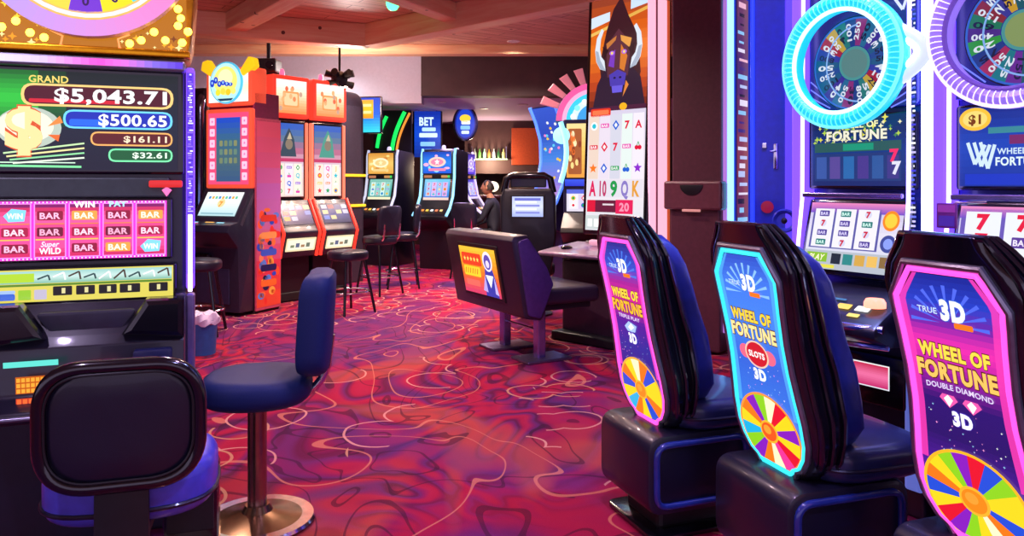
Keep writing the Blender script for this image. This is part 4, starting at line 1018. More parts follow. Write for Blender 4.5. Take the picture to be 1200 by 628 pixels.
# ================================================================== tall curved machine with the bull and its double bench
def bull_machine():
    t = thing('tall_slot_machine', 'tall slot machine with bull headed screen and pink lit side', 'slot machine', (.875, 6.62, 0), -44)
    H = 2.93
    MB().box((0, .18, .42), (.66, .34, .84), bev=.015).build('base_cabinet', mat('plum_case', '#2c1a2c', .4, coat=.2), t)
    MB().box((0, .265, 1.93), (.68, .24, 2.0), bev=.02).build('body', mat('plum_case', '#2c1a2c'), t)
    fr = MB().ext(rrect(-.345, 0, .345, 2.14, .03), .0, .05, 'y', bev=.012).build('screen_frame', GLOSS, t, (0, -.0, .90), (R(-2.6), 0, 0))
    A = Art(); w = .305; z0 = .04; z1 = 2.10; zs = 1.10
    A.grad(-w, zs, w, z1, ['#5a1a10', '#c8481a', '#f07a1a', '#d85a14', '#8a3a2a'])
    # pale sky bars behind the head
    A.poly([(-w, 1.83), (-.1, 1.88), (-.1, 1.96), (-w, 1.93)], '#d8e8f8', 2); A.poly([(.12, 1.95), (w, 1.98), (w, 2.06), (.12, 2.04)], '#cfe4ff', 2)
    A.poly([(-w, 1.79), (.0, 1.87), (.0, 1.84), (-w, 1.76)], '#f0c060', 2); A.poly([(.0, 1.88), (w, 1.96), (w, 1.93), (.0, 1.85)], '#e8b050', 2)
    # head, mane and horns of a plain bull
    A.poly([(-.15, 1.20), (.18, 1.17), (.24, 1.40), (.20, 1.72), (.10, 1.90), (.02, 2.08), (-.06, 1.98), (-.13, 1.80), (-.20, 1.50)], '#3a1a22', 3)
    A.poly([(-.26, 1.12), (.29, 1.12), (.24, 1.36), (.12, 1.48), (-.14, 1.46), (-.22, 1.32)], '#2a1830', 4)
    A.poly([(-.11, 1.38), (.11, 1.38), (.13, 1.66), (.0, 1.80), (-.13, 1.66)], '#5a2c3a', 5)
    A.poly([(-.13, 1.68), (-.02, 1.74), (-.03, 1.70), (-.12, 1.63)], '#c8783a', 6); A.poly([(.02, 1.74), (.14, 1.70), (.12, 1.62), (.03, 1.69)], '#e8a04a', 6)
    A.poly([(.03, 1.66), (.10, 1.55), (.07, 1.42), (.02, 1.45)], '#d87a2a', 6); A.poly([(.09, 1.34), (.06, 1.20), (.12, 1.30)], '#e8883a', 6)
    for s in (-1, 1):
        A.disc(s * .065, 1.59, .028, .02, '#b06ae0', 7, 14); A.disc(s * .065, 1.59, .012, .012, '#ffe06a', 8, 10)
        A.poly([(s * .10, 1.62), (s * .17, 1.66), (s * .15, 1.55)], '#2a1018', 6)
    A.poly([(-.075, 1.30), (.075, 1.30), (.09, 1.40), (.0, 1.44), (-.09, 1.40)], '#4a3ab0', 6); A.poly([(-.05, 1.24), (.05, 1.24), (.06, 1.30), (-.06, 1.30)], '#6a5ae0', 7)
    for s in (-1, 1): A.disc(s * .03, 1.37, .014, .01, '#1a1040', 8, 10)
    A.poly([(-.08, 1.58), (-.03, 1.62), (-.04, 1.46), (-.10, 1.48)], '#7a3ac0', 6)
    for s in (-1, 1):
        P0 = [(.15, 1.46), (.205, 1.50), (.235, 1.60), (.225, 1.72), (.17, 1.80), (.205, 1.73), (.20, 1.62), (.175, 1.55), (.12, 1.52)]
        pts = [(.13, 1.44), (.19, 1.46), (.235, 1.53), (.252, 1.63), (.235, 1.74), (.185, 1.82), (.16, 1.80), (.19, 1.73), (.198, 1.64), (.18, 1.57), (.145, 1.53)]
        A.poly([(s * x, z) for x, z in pts], '#dfe8f4', 7)
        A.poly([(s * (x * .98), z) for x, z in pts[:4]] + [(s * .215, 1.62), (s * .19, 1.54)], '#a8b4c8', 8)
    A.rect(-w, 1.085, w, 1.125, '#4a1a3a', 9); A.disc(.07, 1.115, .04, .032, '#ffb41a', 10); A.rr(-.28, 1.04, -.06, 1.11, .02, '#e8321a', 10); A.rr(-.26, 1.055, -.08, 1.095, .012, '#ff7a4a', 11)
    # game grid
    A.grad(-w, z0, w, 1.085, ['#e4e4ec', '#f4e8f0', '#d8d0e8'], 9)
    rg = random.Random(9)
    A.rect(-w + .01, .33, w - .01, .485, '#e6e0ec', 10); reels(A, -w + .01, .49, w - .01, 1.05, 5, 3, ['#f0d8c8', '#ece0f0', '#d8d8e8', '#e8f4f0', '#f4ecf8'], .008, 10, rg)
    for k, (c, ch) in enumerate((('#e01a5a', 'A'), ('#c03a6a', '10'), ('#1a9a4a', '9'), ('#8a7ac8', 'Q'), ('#e8a03a', 'K'))):
        A.text(ch, -.235 + k * .115, .345, .13, c, 14, w=.075, bold=.04)
    A.rect(-.28, .20, .06, .305, '#6a1a3a', 12); A.rect(-.29, .20, -.20, .305, '#e0143a', 13); A.rect(.02, .19, .20, .31, '#e8205a', 13); A.rect(-.12, .26, .0, .275, '#e8d8e0', 13); A.text('20', .11, .215, .07, '#ff9ab8', 14, bold=.04)
    A.rect(-w, .05, w, .17, '#cfd8d8', 12)
    for k in range(8): A.rr(-.28 + k * .07, .07, -.23 + k * .07, .14, .006, rg.choice(['#3a5a3a', '#8a8a9a', '#d8c83a', '#ffffff', '#4a4a5a']), 13)
    A.build('screen_art', fr, (0, -.002, 0), strength=1.0)
    MB().box((.345, .155, 1.88), (.022, .27, 2.08), bev=.006).build('side_light', glow('pink_side_light', '#ffb8d0', 1.05), t)
    MB().box((.35, .30, 1.88), (.03, .035, 2.08), bev=.006).build('side_edge', glow('orange_side_edge', '#e0603a', .6), t)
    MB().box((.36, .12, 1.88), (.008, .02, 2.06), bev=.002).build('side_seam', mat('rose_trim', '#b86a7a', .4), t)
    dk = MB().ext(rpoly([(.02, .83), (-.30, .80), (-.50, .775), (-.515, .76), (-.50, .74), (-.2, .70), (.02, .70)], [0, .02, .02, .01, .02, .03, 0]), -.42, .40, 'x', bev=.01).build('deck', mat('mauve_deck', '#8a6a86', .3, coat=.4), t)
    MB().box((.05, -.12, .835), (.36, .14, .05), bev=.02, rot=(R(-14), 0, 0)).build('deck_screen', glow('deck_pink', '#e8a8c0', .6), dk)
    MB().lathe([(0, 0), (.05, 0), (.05, .02), (.03, .03), (0, .032)], 20, (-.25, -.33, .79)).build('spin_button', GLOSS, dk)
    MB().box((-.02, -.02, .36), (.74, .42, .66), bev=.02).build('knee_panel', mat('brown_knee', '#3a2430', .45, coat=.15), dk)
    MB().box((-.02, -.06, .04), (.80, .56, .08), bev=.015).build('plinth', BLK, t)
    return t
bull_machine()

bench = thing('double_bench', 'purple black double bench with lit poster set in its backrest', 'bench', (-.14, 6.12, 0), -59.8)
bw = .56
bp = rpoly([(-bw, .33), (bw, .33), (bw + .015, .70), (bw - .02, .975), (-bw + .02, .975), (-bw - .015, .70)], .04)
side = rpoly([(-.06, .36), (.10, .33), (.20, .60), (.14, .74), (-.03, .975), (-.15, .965), (-.17, .93)], [.03, .04, .06, .04, .03, .02, .02])
bkr = MB().ext(side, -bw, bw, 'x', bev=.02).build('backrest', mat('aubergine_vinyl', '#2a1d2e', .42, coat=.15, bump=.1, scale=200), bench)
for s in (-1, 1):
    wing = rpoly([(-.03, .38), (.08, .35), (.19, .60), (.13, .73), (-.03, .95), (-.12, .93)], .03)
    MB().ext(wing, s * bw - .012, s * bw + .012, 'x', bev=.008).build('side_wing', mat('violet_wing', '#4a2e6a', .4, coat=.2), bkr)
a = Art(); pw, phh = .30, .19
a.grad(-pw, -phh, pw, phh, ['#d83a6a', '#f0602a', '#ff9a1a', '#ffc83a'])
a.rr(-.27, .04, .06, .14, .02, '#e8401a', 2); a.rr(-.26, -.05, .02, .03, .015, '#ffd22a', 2); a.rr(-.25, -.13, -.02, -.08, .01, '#ff6a5a', 2)
for k in range(5): a.star(-.22 + k * .055, .09, .022, '#ffe06a', 3)
for k in range(6): a.line([(-.24 + k * .04, -.03), (-.22 + k * .04, .015)], .01, '#c8401a', 3)
a.poly([(.06, -phh), (.27, -phh), (.25, -.05), (.22, .03), (.10, .03), (.08, -.05)], '#2a3aa8', 2); a.disc(.16, .09, .075, .08, '#f4e8ff', 3); a.disc(.16, .085, .055, .06, '#5a4ab0', 4); a.disc(.16, .07, .03, .03, '#e8d8f0', 5)
a.poly([(.10, -.02), (.16, -.12), (.22, -.02)], '#ffffff', 4); a.poly([(.03, -.15), (.09, -.02), (.10, -.16)], '#b8a8f0', 4); a.poly([(.27, -.17), (.23, -.02), (.22, -.16)], '#c8b8ff', 4)
MB().box((0, .008, 0), (.66, .02, .44), bev=.006).build('poster_frame', BLK, bkr, (0, -.128, .66), (R(10.9), 0, 0))
a.build('poster', bkr, (0, -.135, .66), (R(10.9), 0, 0), 1.1)
MB().box((0, .36, .50), (1.10, .56, .13), bev=.04, seg=4).build('seat', mat('aubergine_vinyl', '#2a1d2e'), bench)
MB().box((0, .35, .415), (1.0, .46, .05), bev=.01).build('seat_pan', BLK, bench)
for x in (-.16, .37):
    lg = MB().box((x, .19, .20), (.075, .075, .40), bev=.012).build('leg', mat('lilac_steel', '#9a86c8', .25, .85), bench)
    MB().box((x, .21, .011), (.26, .40, .022), bev=.008).build('foot_plate', mat('steel_plate', '#8a7a98', .3, .85), lg)
MB().cyl((-.16, .19, .22), (.37, .19, .22), .010).build('crossbar', CHROME, bench)

# brown backed machine next to it, facing the other aisle
tb = thing('tall_side_machine', 'tall maroon cabinet seen from its side with half round grip and blue light strips', 'slot machine', (1.72, 6.02, 0), 50)
# local: front -y; the side at x = 0 faces the camera
MB().box((.35, .30, 1.48), (.70, .44, 2.94), bev=.015).build('body', mat('maroon_case', '#5a2c38', .45, coat=.15), tb)
lo = MB().box((-.03, .28, .60), (.10, .44, 1.16), bev=.02).build('side_compartment', mat('maroon_case', '#5a2c38'), tb)
hd = MB().box((-.055, .28, 1.255), (.14, .50, .23), bev=.018).build('hood', mat('hood_maroon', '#6e3a44', .4, coat=.2), tb)
MB().ext([(.28 + .10 * math.cos(a_), 1.34 + .085 * math.sin(a_)) for a_ in [PI + PI * k / 14 for k in range(15)]], -.132, -.11, 'x', bev=.004).build('grip_recess', BLK, hd)
MB().box((-.127, .28, 1.135), (.012, .16, .02), bev=.004).build('name_plate', glow('plate_peach', '#e8a098', .5), hd)
MB().box((-.012, .045, 1.55), (.03, .03, 2.75), bev=.006).build('edge_light', glow('lilac_edge', '#b078d8', .8), tb)
MB().box((.02, .02, 1.55), (.04, .05, 2.75), bev=.006).build('edge_light', glow('sky_led', '#6ab8ff', 3.5), tb)
MB().box((.095, .05, 1.55), (.09, .06, 2.75), bev=.008).build('edge_panel', glow('blue_band', '#1c34c8', .7), tb)
A = Art(); rg = random.Random(31)
A.grad(.15, .95, .37, 2.85, ['#5a2a6a', '#8a3a5a', '#4a2a7a', '#6a3a6a'])
for k in range(26):
    z = .97 + k * .072; A.rect(.16 + rg.uniform(0, .05), z, .27 + rg.uniform(0, .09), z + rg.uniform(.015, .05), rg.choice(['#e8e0ff', '#b8c8ff', '#3a2a8a', '#f0b8d8', '#1a1a4a', '#8ac8ff']), 2)
A.build('screen_art', tb, (0, .02, 0), strength=.9)
MB().tube([(.40 - .0 * k, -.01 - .05 * (1 - abs(k - 8) / 8) * 0, .9 + k * .125) for k in range(17)], .022, 10).build('gold_edge', glow('gold_edge', '#e8b07a', .7), tb)
MB().box((.56, .03, 1.55), (.26, .08, 2.75), bev=.01).build('edge_panel', glow('blue_band', '#1c34c8'), tb)
dk = MB().ext(rpoly([(.10, 1.0), (-.10, .93), (-.24, .86), (-.24, .80), (.10, .74)], .02), .06, .66, 'x', bev=.01).build('deck', mat('indigo_deck', '#2a2a7a', .3, coat=.4), tb)
MB().cyl((.25, -.10, .94), (.25, -.12, 1.22), .012).build('lever', CHROME, dk)
MB().ball((.25, -.12, 1.25), (.045, .045, .045)).build('lever_knob', glow('red_knob', '#ff6a4a', .8), dk)

# ================================================================== sign topped machine and red twins
def sign_machine():
    t = thing('slot_machine', 'orange framed slot machine with round sun sign and two yellow wings on top', 'slot machine', (-2.95, 8.05, 0), -24)
    ORG = glow('orange_frame', '#f0553a', .75); PNK = glow('pink_frame', '#ff5a78', .8)
    MB().box((0, .20, .42), (.62, .38, .84), bev=.012).build('base_cabinet', BLK, t)
    MB().box((0, .20, 1.55), (.62, .38, 1.5), bev=.012).build('tower', mat('magenta_case', '#7a1a4a', .4), t)
    prof = rpoly([(.10, 1.28), (-.02, 1.30), (-.22, .96), (-.34, .93), (-.36, .86), (-.22, .70), (-.20, .04), (.10, .04)], [0, .01, .02, .02, .02, .05, .01, 0])
    cn = MB().ext(prof, -.33, .31, 'x', bev=.01).build('console', mat('dark_console', '#211e34', .35, coat=.3), t)
    th = math.atan2(.20, .34)
    a = Art(); a.grad(-.25, -.13, .25, .15, ['#b8e0e8', '#eefcff', '#ffffff']); a.disc(.0, .02, .05, .05, '#f0e0a0', 2)
    for k in range(9): a.rr(-.2 + k * .045, .07, -.17 + k * .045, .10, .004, ['#3a8ad8', '#e8a83a', '#5ac8a0'][k % 3], 2)
    a.text('7', 0, -.02, .06, '#f09a3a', 4, bold=.05); a.rect(-.22, -.11, .22, -.095, '#8ab8c8', 2)
    a.build('console_screen', cn, (-.01, -.128, 1.13), (-th, 0, 0), 1.05)
    b = Art(); b.rr(-.06, -.012, .06, .012, .006, '#ffb02a'); b.rr(-.27, -.02, -.15, .004, .006, '#9ae8ff'); b.rr(.10, -.02, .20, .004, .006, '#9ae8ff'); b.rr(-.22, -.045, -.12, -.03, .004, '#ff6a8a')
    b.build('console_buttons', cn, (0, -.285, .957), (R(-76), 0, 0), 1.3)
    MB().box((.30, -.07, 1.10), (.02, .05, .42), bev=.006, rot=(-th, 0, 0)).build('console_rim', SILVER, cn)
    MB().box((-.03, -.212, .30), (.44, .014, .36), bev=.006).build('door_panel', mat('door_indigo', '#2a2444', .4), cn)
    MB().box((-.15, -.235, .60), (.22, .06, .07), bev=.02).build('coin_tray', GLOSS, cn)
    fr = MB().ext(rrect(-.31, 1.30, .31, 2.13, .02), -.03, .03, 'y', bev=.008).build('screen_frame', ORG, t)
    A = Art(); A.rect(-.275, 1.34, .275, 2.09, '#ff4f80'); A.grad(-.165, 1.37, .165, 2.04, ['#3a5a88', '#4a6a78', '#3a6a8a', '#1a4ad0'], 2)
    for k in range(12): A.rr(-.12 + .065 * (k % 4), 1.56 + .09 * (k // 4), -.075 + .065 * (k % 4), 1.62 + .09 * (k // 4), .012, ['#7a8a6a', '#6a8a7a', '#8a9068'][k % 3], 3)
    for s in (-1, 1):
        for k in range(6): A.rr(s * .22 - .035, 1.385 + k * .115, s * .22 + .035, 1.465 + k * .115, .012, '#ffd0ec', 3); A.star(s * .22, 1.425 + k * .115, .018, '#f07ac0', 4)
    A.build('screen_art', fr, (0, -.032, 0), strength=1.0)
    sg = MB().ext(rrect(-.31, 2.16, .31, 2.56, .03), -.03, .20, 'y', bev=.015).build('sign_box', ORG, t)
    B = Art(); B.grad(-.27, 2.20, .27, 2.50, ['#ffffff', '#fff8d0', '#e8fbff']); B.build('sign_panel', sg, (0, -.032, 0), strength=1.1)
    dsc = MB().ext(ell(-.01, 2.40, .22, .22, 36), -.06, -.035, 'y', bev=.006).build('sign_disc', glow('sun_sky', '#4ac0e8', .9), sg)
    D = Art(); D.disc(-.01, 2.40, .205, .205, '#bff0f0'); D.disc(-.01, 2.42, .16, .15, '#fff07a', 2); D.disc(-.01, 2.45, .10, .09, '#fff9c0', 3)
    D.text('Sunny', -.03, 2.39, .075, '#1c3ad0', 4, w=.30, bold=.05, shear=.2) if False else None
    for k, (x, z) in enumerate(((-.19, 2.40), (-.14, 2.43), (-.09, 2.39), (-.04, 2.40), (.01, 2.385), (.06, 2.38))): D.disc(x, z, .030, .040 - .004 * k, '#1c3ad0', 4, 14); D.disc(x, z + .004, .012, .016, '#9ac8ff', 5, 10)
    for k in range(4): D.disc(-.11 + k * .07, 2.30 + .01 * (k % 2), .034, .034, ['#f4e63a', '#ffe04a', '#f8d02a', '#fff07a'][k], 5, 14)
    D.poly([(-.12, 2.235), (.10, 2.235), (.07, 2.212), (-.08, 2.21)], '#123a5a', 5)
    D.build('sign_art', dsc, (0, -.062, 0), strength=1.05)
    for s in (-1, 1):
        pts = [(s * .15, 2.50), (s * .21, 2.46), (s * .37, 2.55), (s * .35, 2.64), (s * .28, 2.66)]
        MB().ext(rpoly(pts, .02), -.05, .03, 'y', bev=.015).build('yellow_wing', glow('wing_yellow', '#ffc81a', .9), sg)
    # side panel with bright printed patches
    sd = MB().box((.322, .20, 1.03), (.018, .38, 2.0), bev=.004).build('side_panel', mat('side_rose', '#c04a6a', .4), t)
    E = Art(); rg = random.Random(41)
    E.grad(-.18, .06, .18, 2.0, ['#e8502a', '#d8304a', '#c86a9a', '#b86ac8', '#d85a8a', '#e85a7a'])
    for k in range(46):
        x = rg.uniform(-.14, .14); z = rg.uniform(.1, 1.1); E.disc(x, z, rg.uniform(.02, .05), rg.uniform(.02, .06), rg.choice(['#ff5a2a', '#e8302a', '#2a4ac8', '#ffb84a', '#5a8ae8', '#f07a3a', '#1a1a4a', '#ff8a5a']), 2, 12)
    for z, c in ((.98, '#d83a2a'), (.80, '#f0a05a'), (.62, '#3a5ad0'), (.46, '#1a1c5a'), (.30, '#f0702a')): E.rr(-.12, z - .03, .12, z + .04, .03, c, 3)
    E.build('side_print', sd, (.3325, .20, 0), (0, 0, R(90)), material=printed())
    return t
sign_machine()

def twin(name, label, loc, seed):
    t = thing(name, label, 'slot machine', loc, 52, 'red twin slot machines')
    RED = glow('red_neon', '#ff3a2a', 1.1); SAL = glow('salmon_edge', '#ff7a60', 1.0)
    rg = random.Random(seed)
    MB().box((0, .24, .26), (.50, .46, .52), bev=.012).build('base_cabinet', mat('oxblood_case', '#1c0f1a', .4), t)
    MB().box((0, .28, 1.32), (.50, .40, 1.62), bev=.012).build('tower', mat('oxblood_case', '#1c0f1a'), t)
    prof = rpoly([(.08, 1.16), (.0, 1.16), (-.16, .86), (-.20, .80), (-.12, .52), (.08, .50)], [0, .01, .03, .04, .02, 0])
    cn = MB().ext(prof, -.25, .25, 'x', bev=.01).build('console', mat('dark_console', '#211e34', .35), t)
    for s in (-1, 1):
        MB().tube([(s * .246, y, z) for y, z in [(.0, 1.165), (-.10, .98), (-.175, .845), (-.2, .79), (-.16, .66), (-.125, .52)]], .020, 10).build('console_edge', RED, cn)
    a = Art(); a.grad(-.2, -.13, .2, .13, ['#1a2058', '#2a3a98', '#141a4a'])
    for k in range(10): a.rr(-.18 + .1 * (k % 4), .06 - .07 * (k // 4), -.10 + .1 * (k % 4), .11 - .07 * (k // 4), .008, rg.choice(['#e8a03a', '#d03a4a', '#6a8ae8', '#2a3a8a', '#c8c8e8', '#f0e0a0']), 2)
    a.build('console_screen', cn, (0, -.09, 1.0), (-math.atan2(.16, .30), 0, 0), .9)
    b = Art(); b.rr(-.2, -.075, .2, .08, .01, '#ffe8b8'); b.rr(-.18, -.055, .18, .06, .01, '#fff8e0', 2)
    for k in range(4): b.rect(-.14 + k * .07, -.03, -.09 + k * .07, .0 + .02 * (k % 2), ['#7a8a6a', '#5a6a8a', '#a8805a', '#6a7a6a'][k], 3)
    b.build('belly_glass', cn, (0, -.174, .66), (R(15.9), 0, 0), 1.0)
    w = .20
    A = Art(); A.grad(-w, 1.20, w, 2.04, ['#ffd8d0', '#f8d0c8', '#e8d8e8', '#c86a8a', '#5a7a9a', '#2a5ac8'])
    A.poly([(-.13, 1.66), (.10, 1.66), (.07, 1.86), (.0, 1.99), (-.06, 1.88)], ['#3a4a5a', '#4a9a8a'][seed % 2], 2); A.disc(0, 1.80, .05, .06, '#8a7a6a', 3); A.poly([(-.03, 1.86), (.04, 1.86), (.01, 1.94)], '#c8b89a', 4)
    reels(A, -.18, 1.22, .18, 1.58, 3, 4, ['#ffe8d8', '#f4e8f0', '#fff0e0'], .01, 2, rg)
    A.rect(-w, 1.60, w, 1.64, '#c83a6a', 4)
    MB().ext(rrect(-.23, 1.17, .23, 2.07, .015), .05, .09, 'y', bev=.006).build('screen_bezel', GLOSS, t)
    A.build('screen_art', t, (0, .048, 0), strength=1.05)
    for s in (-1, 1): MB().box((s * .237, .055, 1.61), (.032, .06, .90), bev=.01).build('edge_light', SAL, t)
    sg = MB().box((0, .18, 2.34), (.50, .36, .48), bev=.02).build('sign_box', RED, t)
    S = Art(); S.grad(-.205, 2.15, .205, 2.53, ['#ff8a4a', '#ffc08a', '#fff0d0', '#ffffff']); S.rr(-.12, 2.22, .10, 2.40, .02, '#ff9a5a', 2); S.rr(-.10, 2.24, .08, 2.38, .02, '#ffd0a0', 3)
    for k in range(9): S.disc(rg.uniform(-.15, .17), rg.uniform(2.2, 2.48), .022, .03, rg.choice(['#ff8a5a', '#ffb07a', '#f06a4a', '#c8a08a']), 4, 10)
    S.build('sign_art', sg, (0, -.002, 0), strength=1.15)
    MB().lathe([(.03, 0), (.03, .05), (.02, .09), (0, .1)], 14, (0, .18, 2.58)).build('top_lamp', glow('pink_candle', '#ff6a9a', 1.2), t)
    MB().box((0, .015, .06), (.5, .05, .1), bev=.01).build('plinth', BLK, t)
    return t
twin('slot_machine', 'red twin slot machine beside the sun sign machine', (-2.52, 8.78, 0), 50)
twin('slot_machine', 'red twin slot machine farther from the sun sign machine', (-2.18, 9.215, 0), 53)

cb = thing('slot_machine', 'black rounded cabinet with yellow stripes behind the red twins', 'slot machine', (-2.20, 10.35, 0), 60)
MB().ext(rpoly([(0, 0), (.55, 0), (.55, 2.62), (.0, 2.62)], [.02, .02, .02, .25], 8), -.3, .3, 'x', bev=.02).build('body', mat('slate_case', '#2f2836', .4, coat=.1), cb)
for z in (1.46, 1.05):
    MB().box((0, .265, z), (.62, .60, .035), bev=.006).build('stripe', glow('yellow_stripe', '#ffc42a', 1.0), cb)
MB().ext(rrect(-.24, .7, .24, 2.4, .03), -.012, .002, 'y', bev=.004).build('side_panel', mat('slate_panel', '#3a3242', .45), cb)

hc = thing('slot_machine', 'dark cabinet with curved chrome edge left of the sun sign machine', 'slot machine', (-3.62, 8.75, 0), -20)
MB().box((-.06, .24, 1.22), (.42, .46, 2.44), bev=.03).build('body', mat('umber_case', '#2a1c28', .4), hc)
MB().tube([(.10, -.02, .5), (.10, -.02, 2.2), (.09, .02, 2.32), (.06, .10, 2.38)], .05, 14).build('chrome_edge', mat('blue_chrome', '#6a86b8', .15, 1), hc)
MB().box((-.1, -.04, 1.05), (.26, .10, .16), bev=.03).build('deck', GLOSS, hc)
Art().grad(-.24, 1.2, .03, 1.9, ['#3a1a4a', '#6a2a5a', '#2a1a4a']).build('screen', hc, (0, .008, 0), strength=.6)

# ------------------------------------------------------------------ bar stools by the twins
def bar_stool(name, label, loc, rz, back=True, h=.66):
    t = thing(name, label, 'stool', loc, rz, 'black bar stools by the far machines')
    cushion(.20, .20, h - .05, h + .05, 2.5, .035).build('seat', VINYL, t)
    for sx in (-1, 1):
        for sy in (-1, 1):
            MB().cyl((sx * .12, sy * .12, h - .04), (sx * .20, sy * .20, 0), .017, .014, 10).build('leg', GLOSS, t)
    MB().tube([(.172 * math.cos(2 * PI * k / 28) * 1.27, .172 * math.sin(2 * PI * k / 28) * 1.27, .22) for k in range(28)], .010, 8, True).build('foot_ring', CHROME, t)
    if back:
        b = back_pad(.38, .36, .06, .09, .04, .08).build('backrest', VINYL, t, (0, -.20, h + .06))
        for s in (-1, 1): MB().tube([(s * .12, -.15, h - .01), (s * .13, -.20, h + .04), (s * .13, -.215, h + .2)], .014, 8).build('back_post', CHROME, b, (0, .20, -h - .06))
    return t
bar_stool('bar_stool', 'low backless black stool in front of the red twin machines', (-1.72, 8.05, 0), 50, False, .60)
bar_stool('bar_stool', 'black bar stool with backrest nearest the gap beyond the red twins', (-1.62, 9.4, 0), 55)
bar_stool('bar_stool', 'black bar stool with backrest turned sideways beyond the backless stool', (-1.42, 10.0, 0), 100)
bar_stool('bar_stool', 'black backless stool before the sun sign machine, half behind the gold machine', (-2.82, 6.9, 0), 10, False, .62)
bar_stool('bar_stool', 'black padded bar stool in front of the blue screened machine', (-.62, 11.0, 0), -20)

# ------------------------------------------------------------------ far bank
def bank_machine(name, label, loc, rz, P):
    t = thing(name, label, 'slot machine', loc, rz, 'curved slot machines in the far bank')
    rg = random.Random(P['seed'])
    prof = rpoly([(.62, 0), (.62, 1.86), (.16, 1.90), (.10, 1.84), (.09, 1.45), (.03, 1.15), (-.10, .95), (-.24, .84), (-.24, .78), (-.02, .62), (.02, 0)], [.02, .06, .04, .05, .1, .1, .1, .02, .03, .05, .01])
    MB().ext(prof, -.29, .29, 'x', bev=.015).build('cabinet', mat('night_case', '#0e0d18', .35, coat=.2), t)
    for s in (-1, 1):
        MB().tube([(s * .285, y, z) for y, z in [(.12, 1.90), (.085, 1.80), (.075, 1.45), (.02, 1.15), (-.10, .96), (-.235, .85)]], .022, 10).build('edge_light', P['edge'], t)
    MB().ext(rrect(-.26, 1.50, .26, 1.86, .02), .05, .12, 'y', bev=.006).build('top_bezel', GLOSS, t)
    A = Art(); A.grad(-.245, 1.51, .245, 1.85, P['top'])
    for k in range(14): A.disc(rg.uniform(-.2, .2), rg.uniform(1.55, 1.8), rg.uniform(.02, .05), rg.uniform(.015, .03), rg.choice(P['dots']), 2, 12)
    A.disc(0, 1.69, .15, .08, P['mid'], 3); A.disc(0, 1.69, .11, .05, P['mid2'], 4); A.star(0, 1.69, .05, P['dots'][0], 5); A.rr(-.15, 1.55, .15, 1.59, .015, P['mid2'], 4)
    A.build('top_screen', t, (0, .048, 0), strength=1.05)
    MB().box((0, .06, 1.46), (.5, .06, .07), bev=.01).build('mid_bar', BLK, t)
    Art().rr(-.22, -.02, -.08, .02, .008, '#c8805a').rr(.08, -.02, .19, .02, .008, '#d89a5a').rr(.19, -.02, .23, .02, .008, '#4ae06a').build('mid_lights', t, (0, .028, 1.46), strength=.9)
    B = Art(); B.grad(-.22, -.17, .22, .17, P['low']); reels(B, -.19, -.11, .19, .12, 4, 3, P['cell'], .01, 2, rg); B.rect(-.22, -.17, .22, -.13, P['mid'], 3)
    MB().box((0, .02, 0), (.48, .04, .38), bev=.01).build('low_bezel', GLOSS, t, (0, .035, 1.255), (R(-14), 0, 0))
    B.build('low_screen', t, (0, .030, 1.255), (R(-14), 0, 0), 1.0)
    C_ = Art()
    for k in range(5): C_.rr(-.18 + k * .08, -.03, -.13 + k * .08, .02, .008, ['#ff9a3a', '#ffd24a', '#ffffff', '#ff8a5a', '#ffe08a'][k])
    C_.build('deck_lights', t, (0, -.15, .935), (R(-55), 0, 0), 1.1)
    c = MB().lathe([(.035, 0), (.035, .05), (.028, .08), (0, .09)], 14, (0, .3, 1.88)).build('top_candle', glow('candle', '#d8d0ff', 1.0), t)
    return t
bank_machine('slot_machine', 'far slot machine with amber top screen under the green neon curves', (-2.18, 12.6, 0), -24,
    dict(seed=61, edge=glow('pale_edge', '#c8d0e8', .8), top=['#e8a84a', '#f4c86a', '#d8903a'], dots=['#fff0b8', '#ffe08a', '#d88a3a'], mid='#fff2c8', mid2='#f0d08a', low=['#3a8a8a', '#5ab8b0', '#8ac8b8'], cell=['#d8f0e8', '#9ad8d0']))
bank_machine('slot_machine', 'far slot machine with bright blue screens below the blue sign', (-1.20, 12.1, 0), -20,
    dict(seed=62, edge=glow('sky_edge', '#8ad8ff', 1.1), top=['#1a5ae0', '#2a8af8', '#1440c0'], dots=['#ffffff', '#ffb8e0', '#8ae0ff'], mid='#ffd8c8', mid2='#ff8ab0', low=['#2a6ad8', '#4aa8f0', '#7ad0ff'], cell=['#a8c8ff', '#d8b8f0']))
bank_machine('slot_machine', 'far slot machine seen edge on with pale curved light beside the seated person', (-.66, 13.2, 0), 75,
    dict(seed=63, edge=glow('lilac_curve', '#d8c8f0', 1.0), top=['#5a3ad8', '#8a6af0', '#3a2aa0'], dots=['#ffffff', '#ffd0f0', '#a8a0ff'], mid='#e8d8ff', mid2='#b08af0', low=['#4a3ac8', '#8a7af0', '#5a4ad0'], cell=['#e0d8ff', '#c8b8f8']))

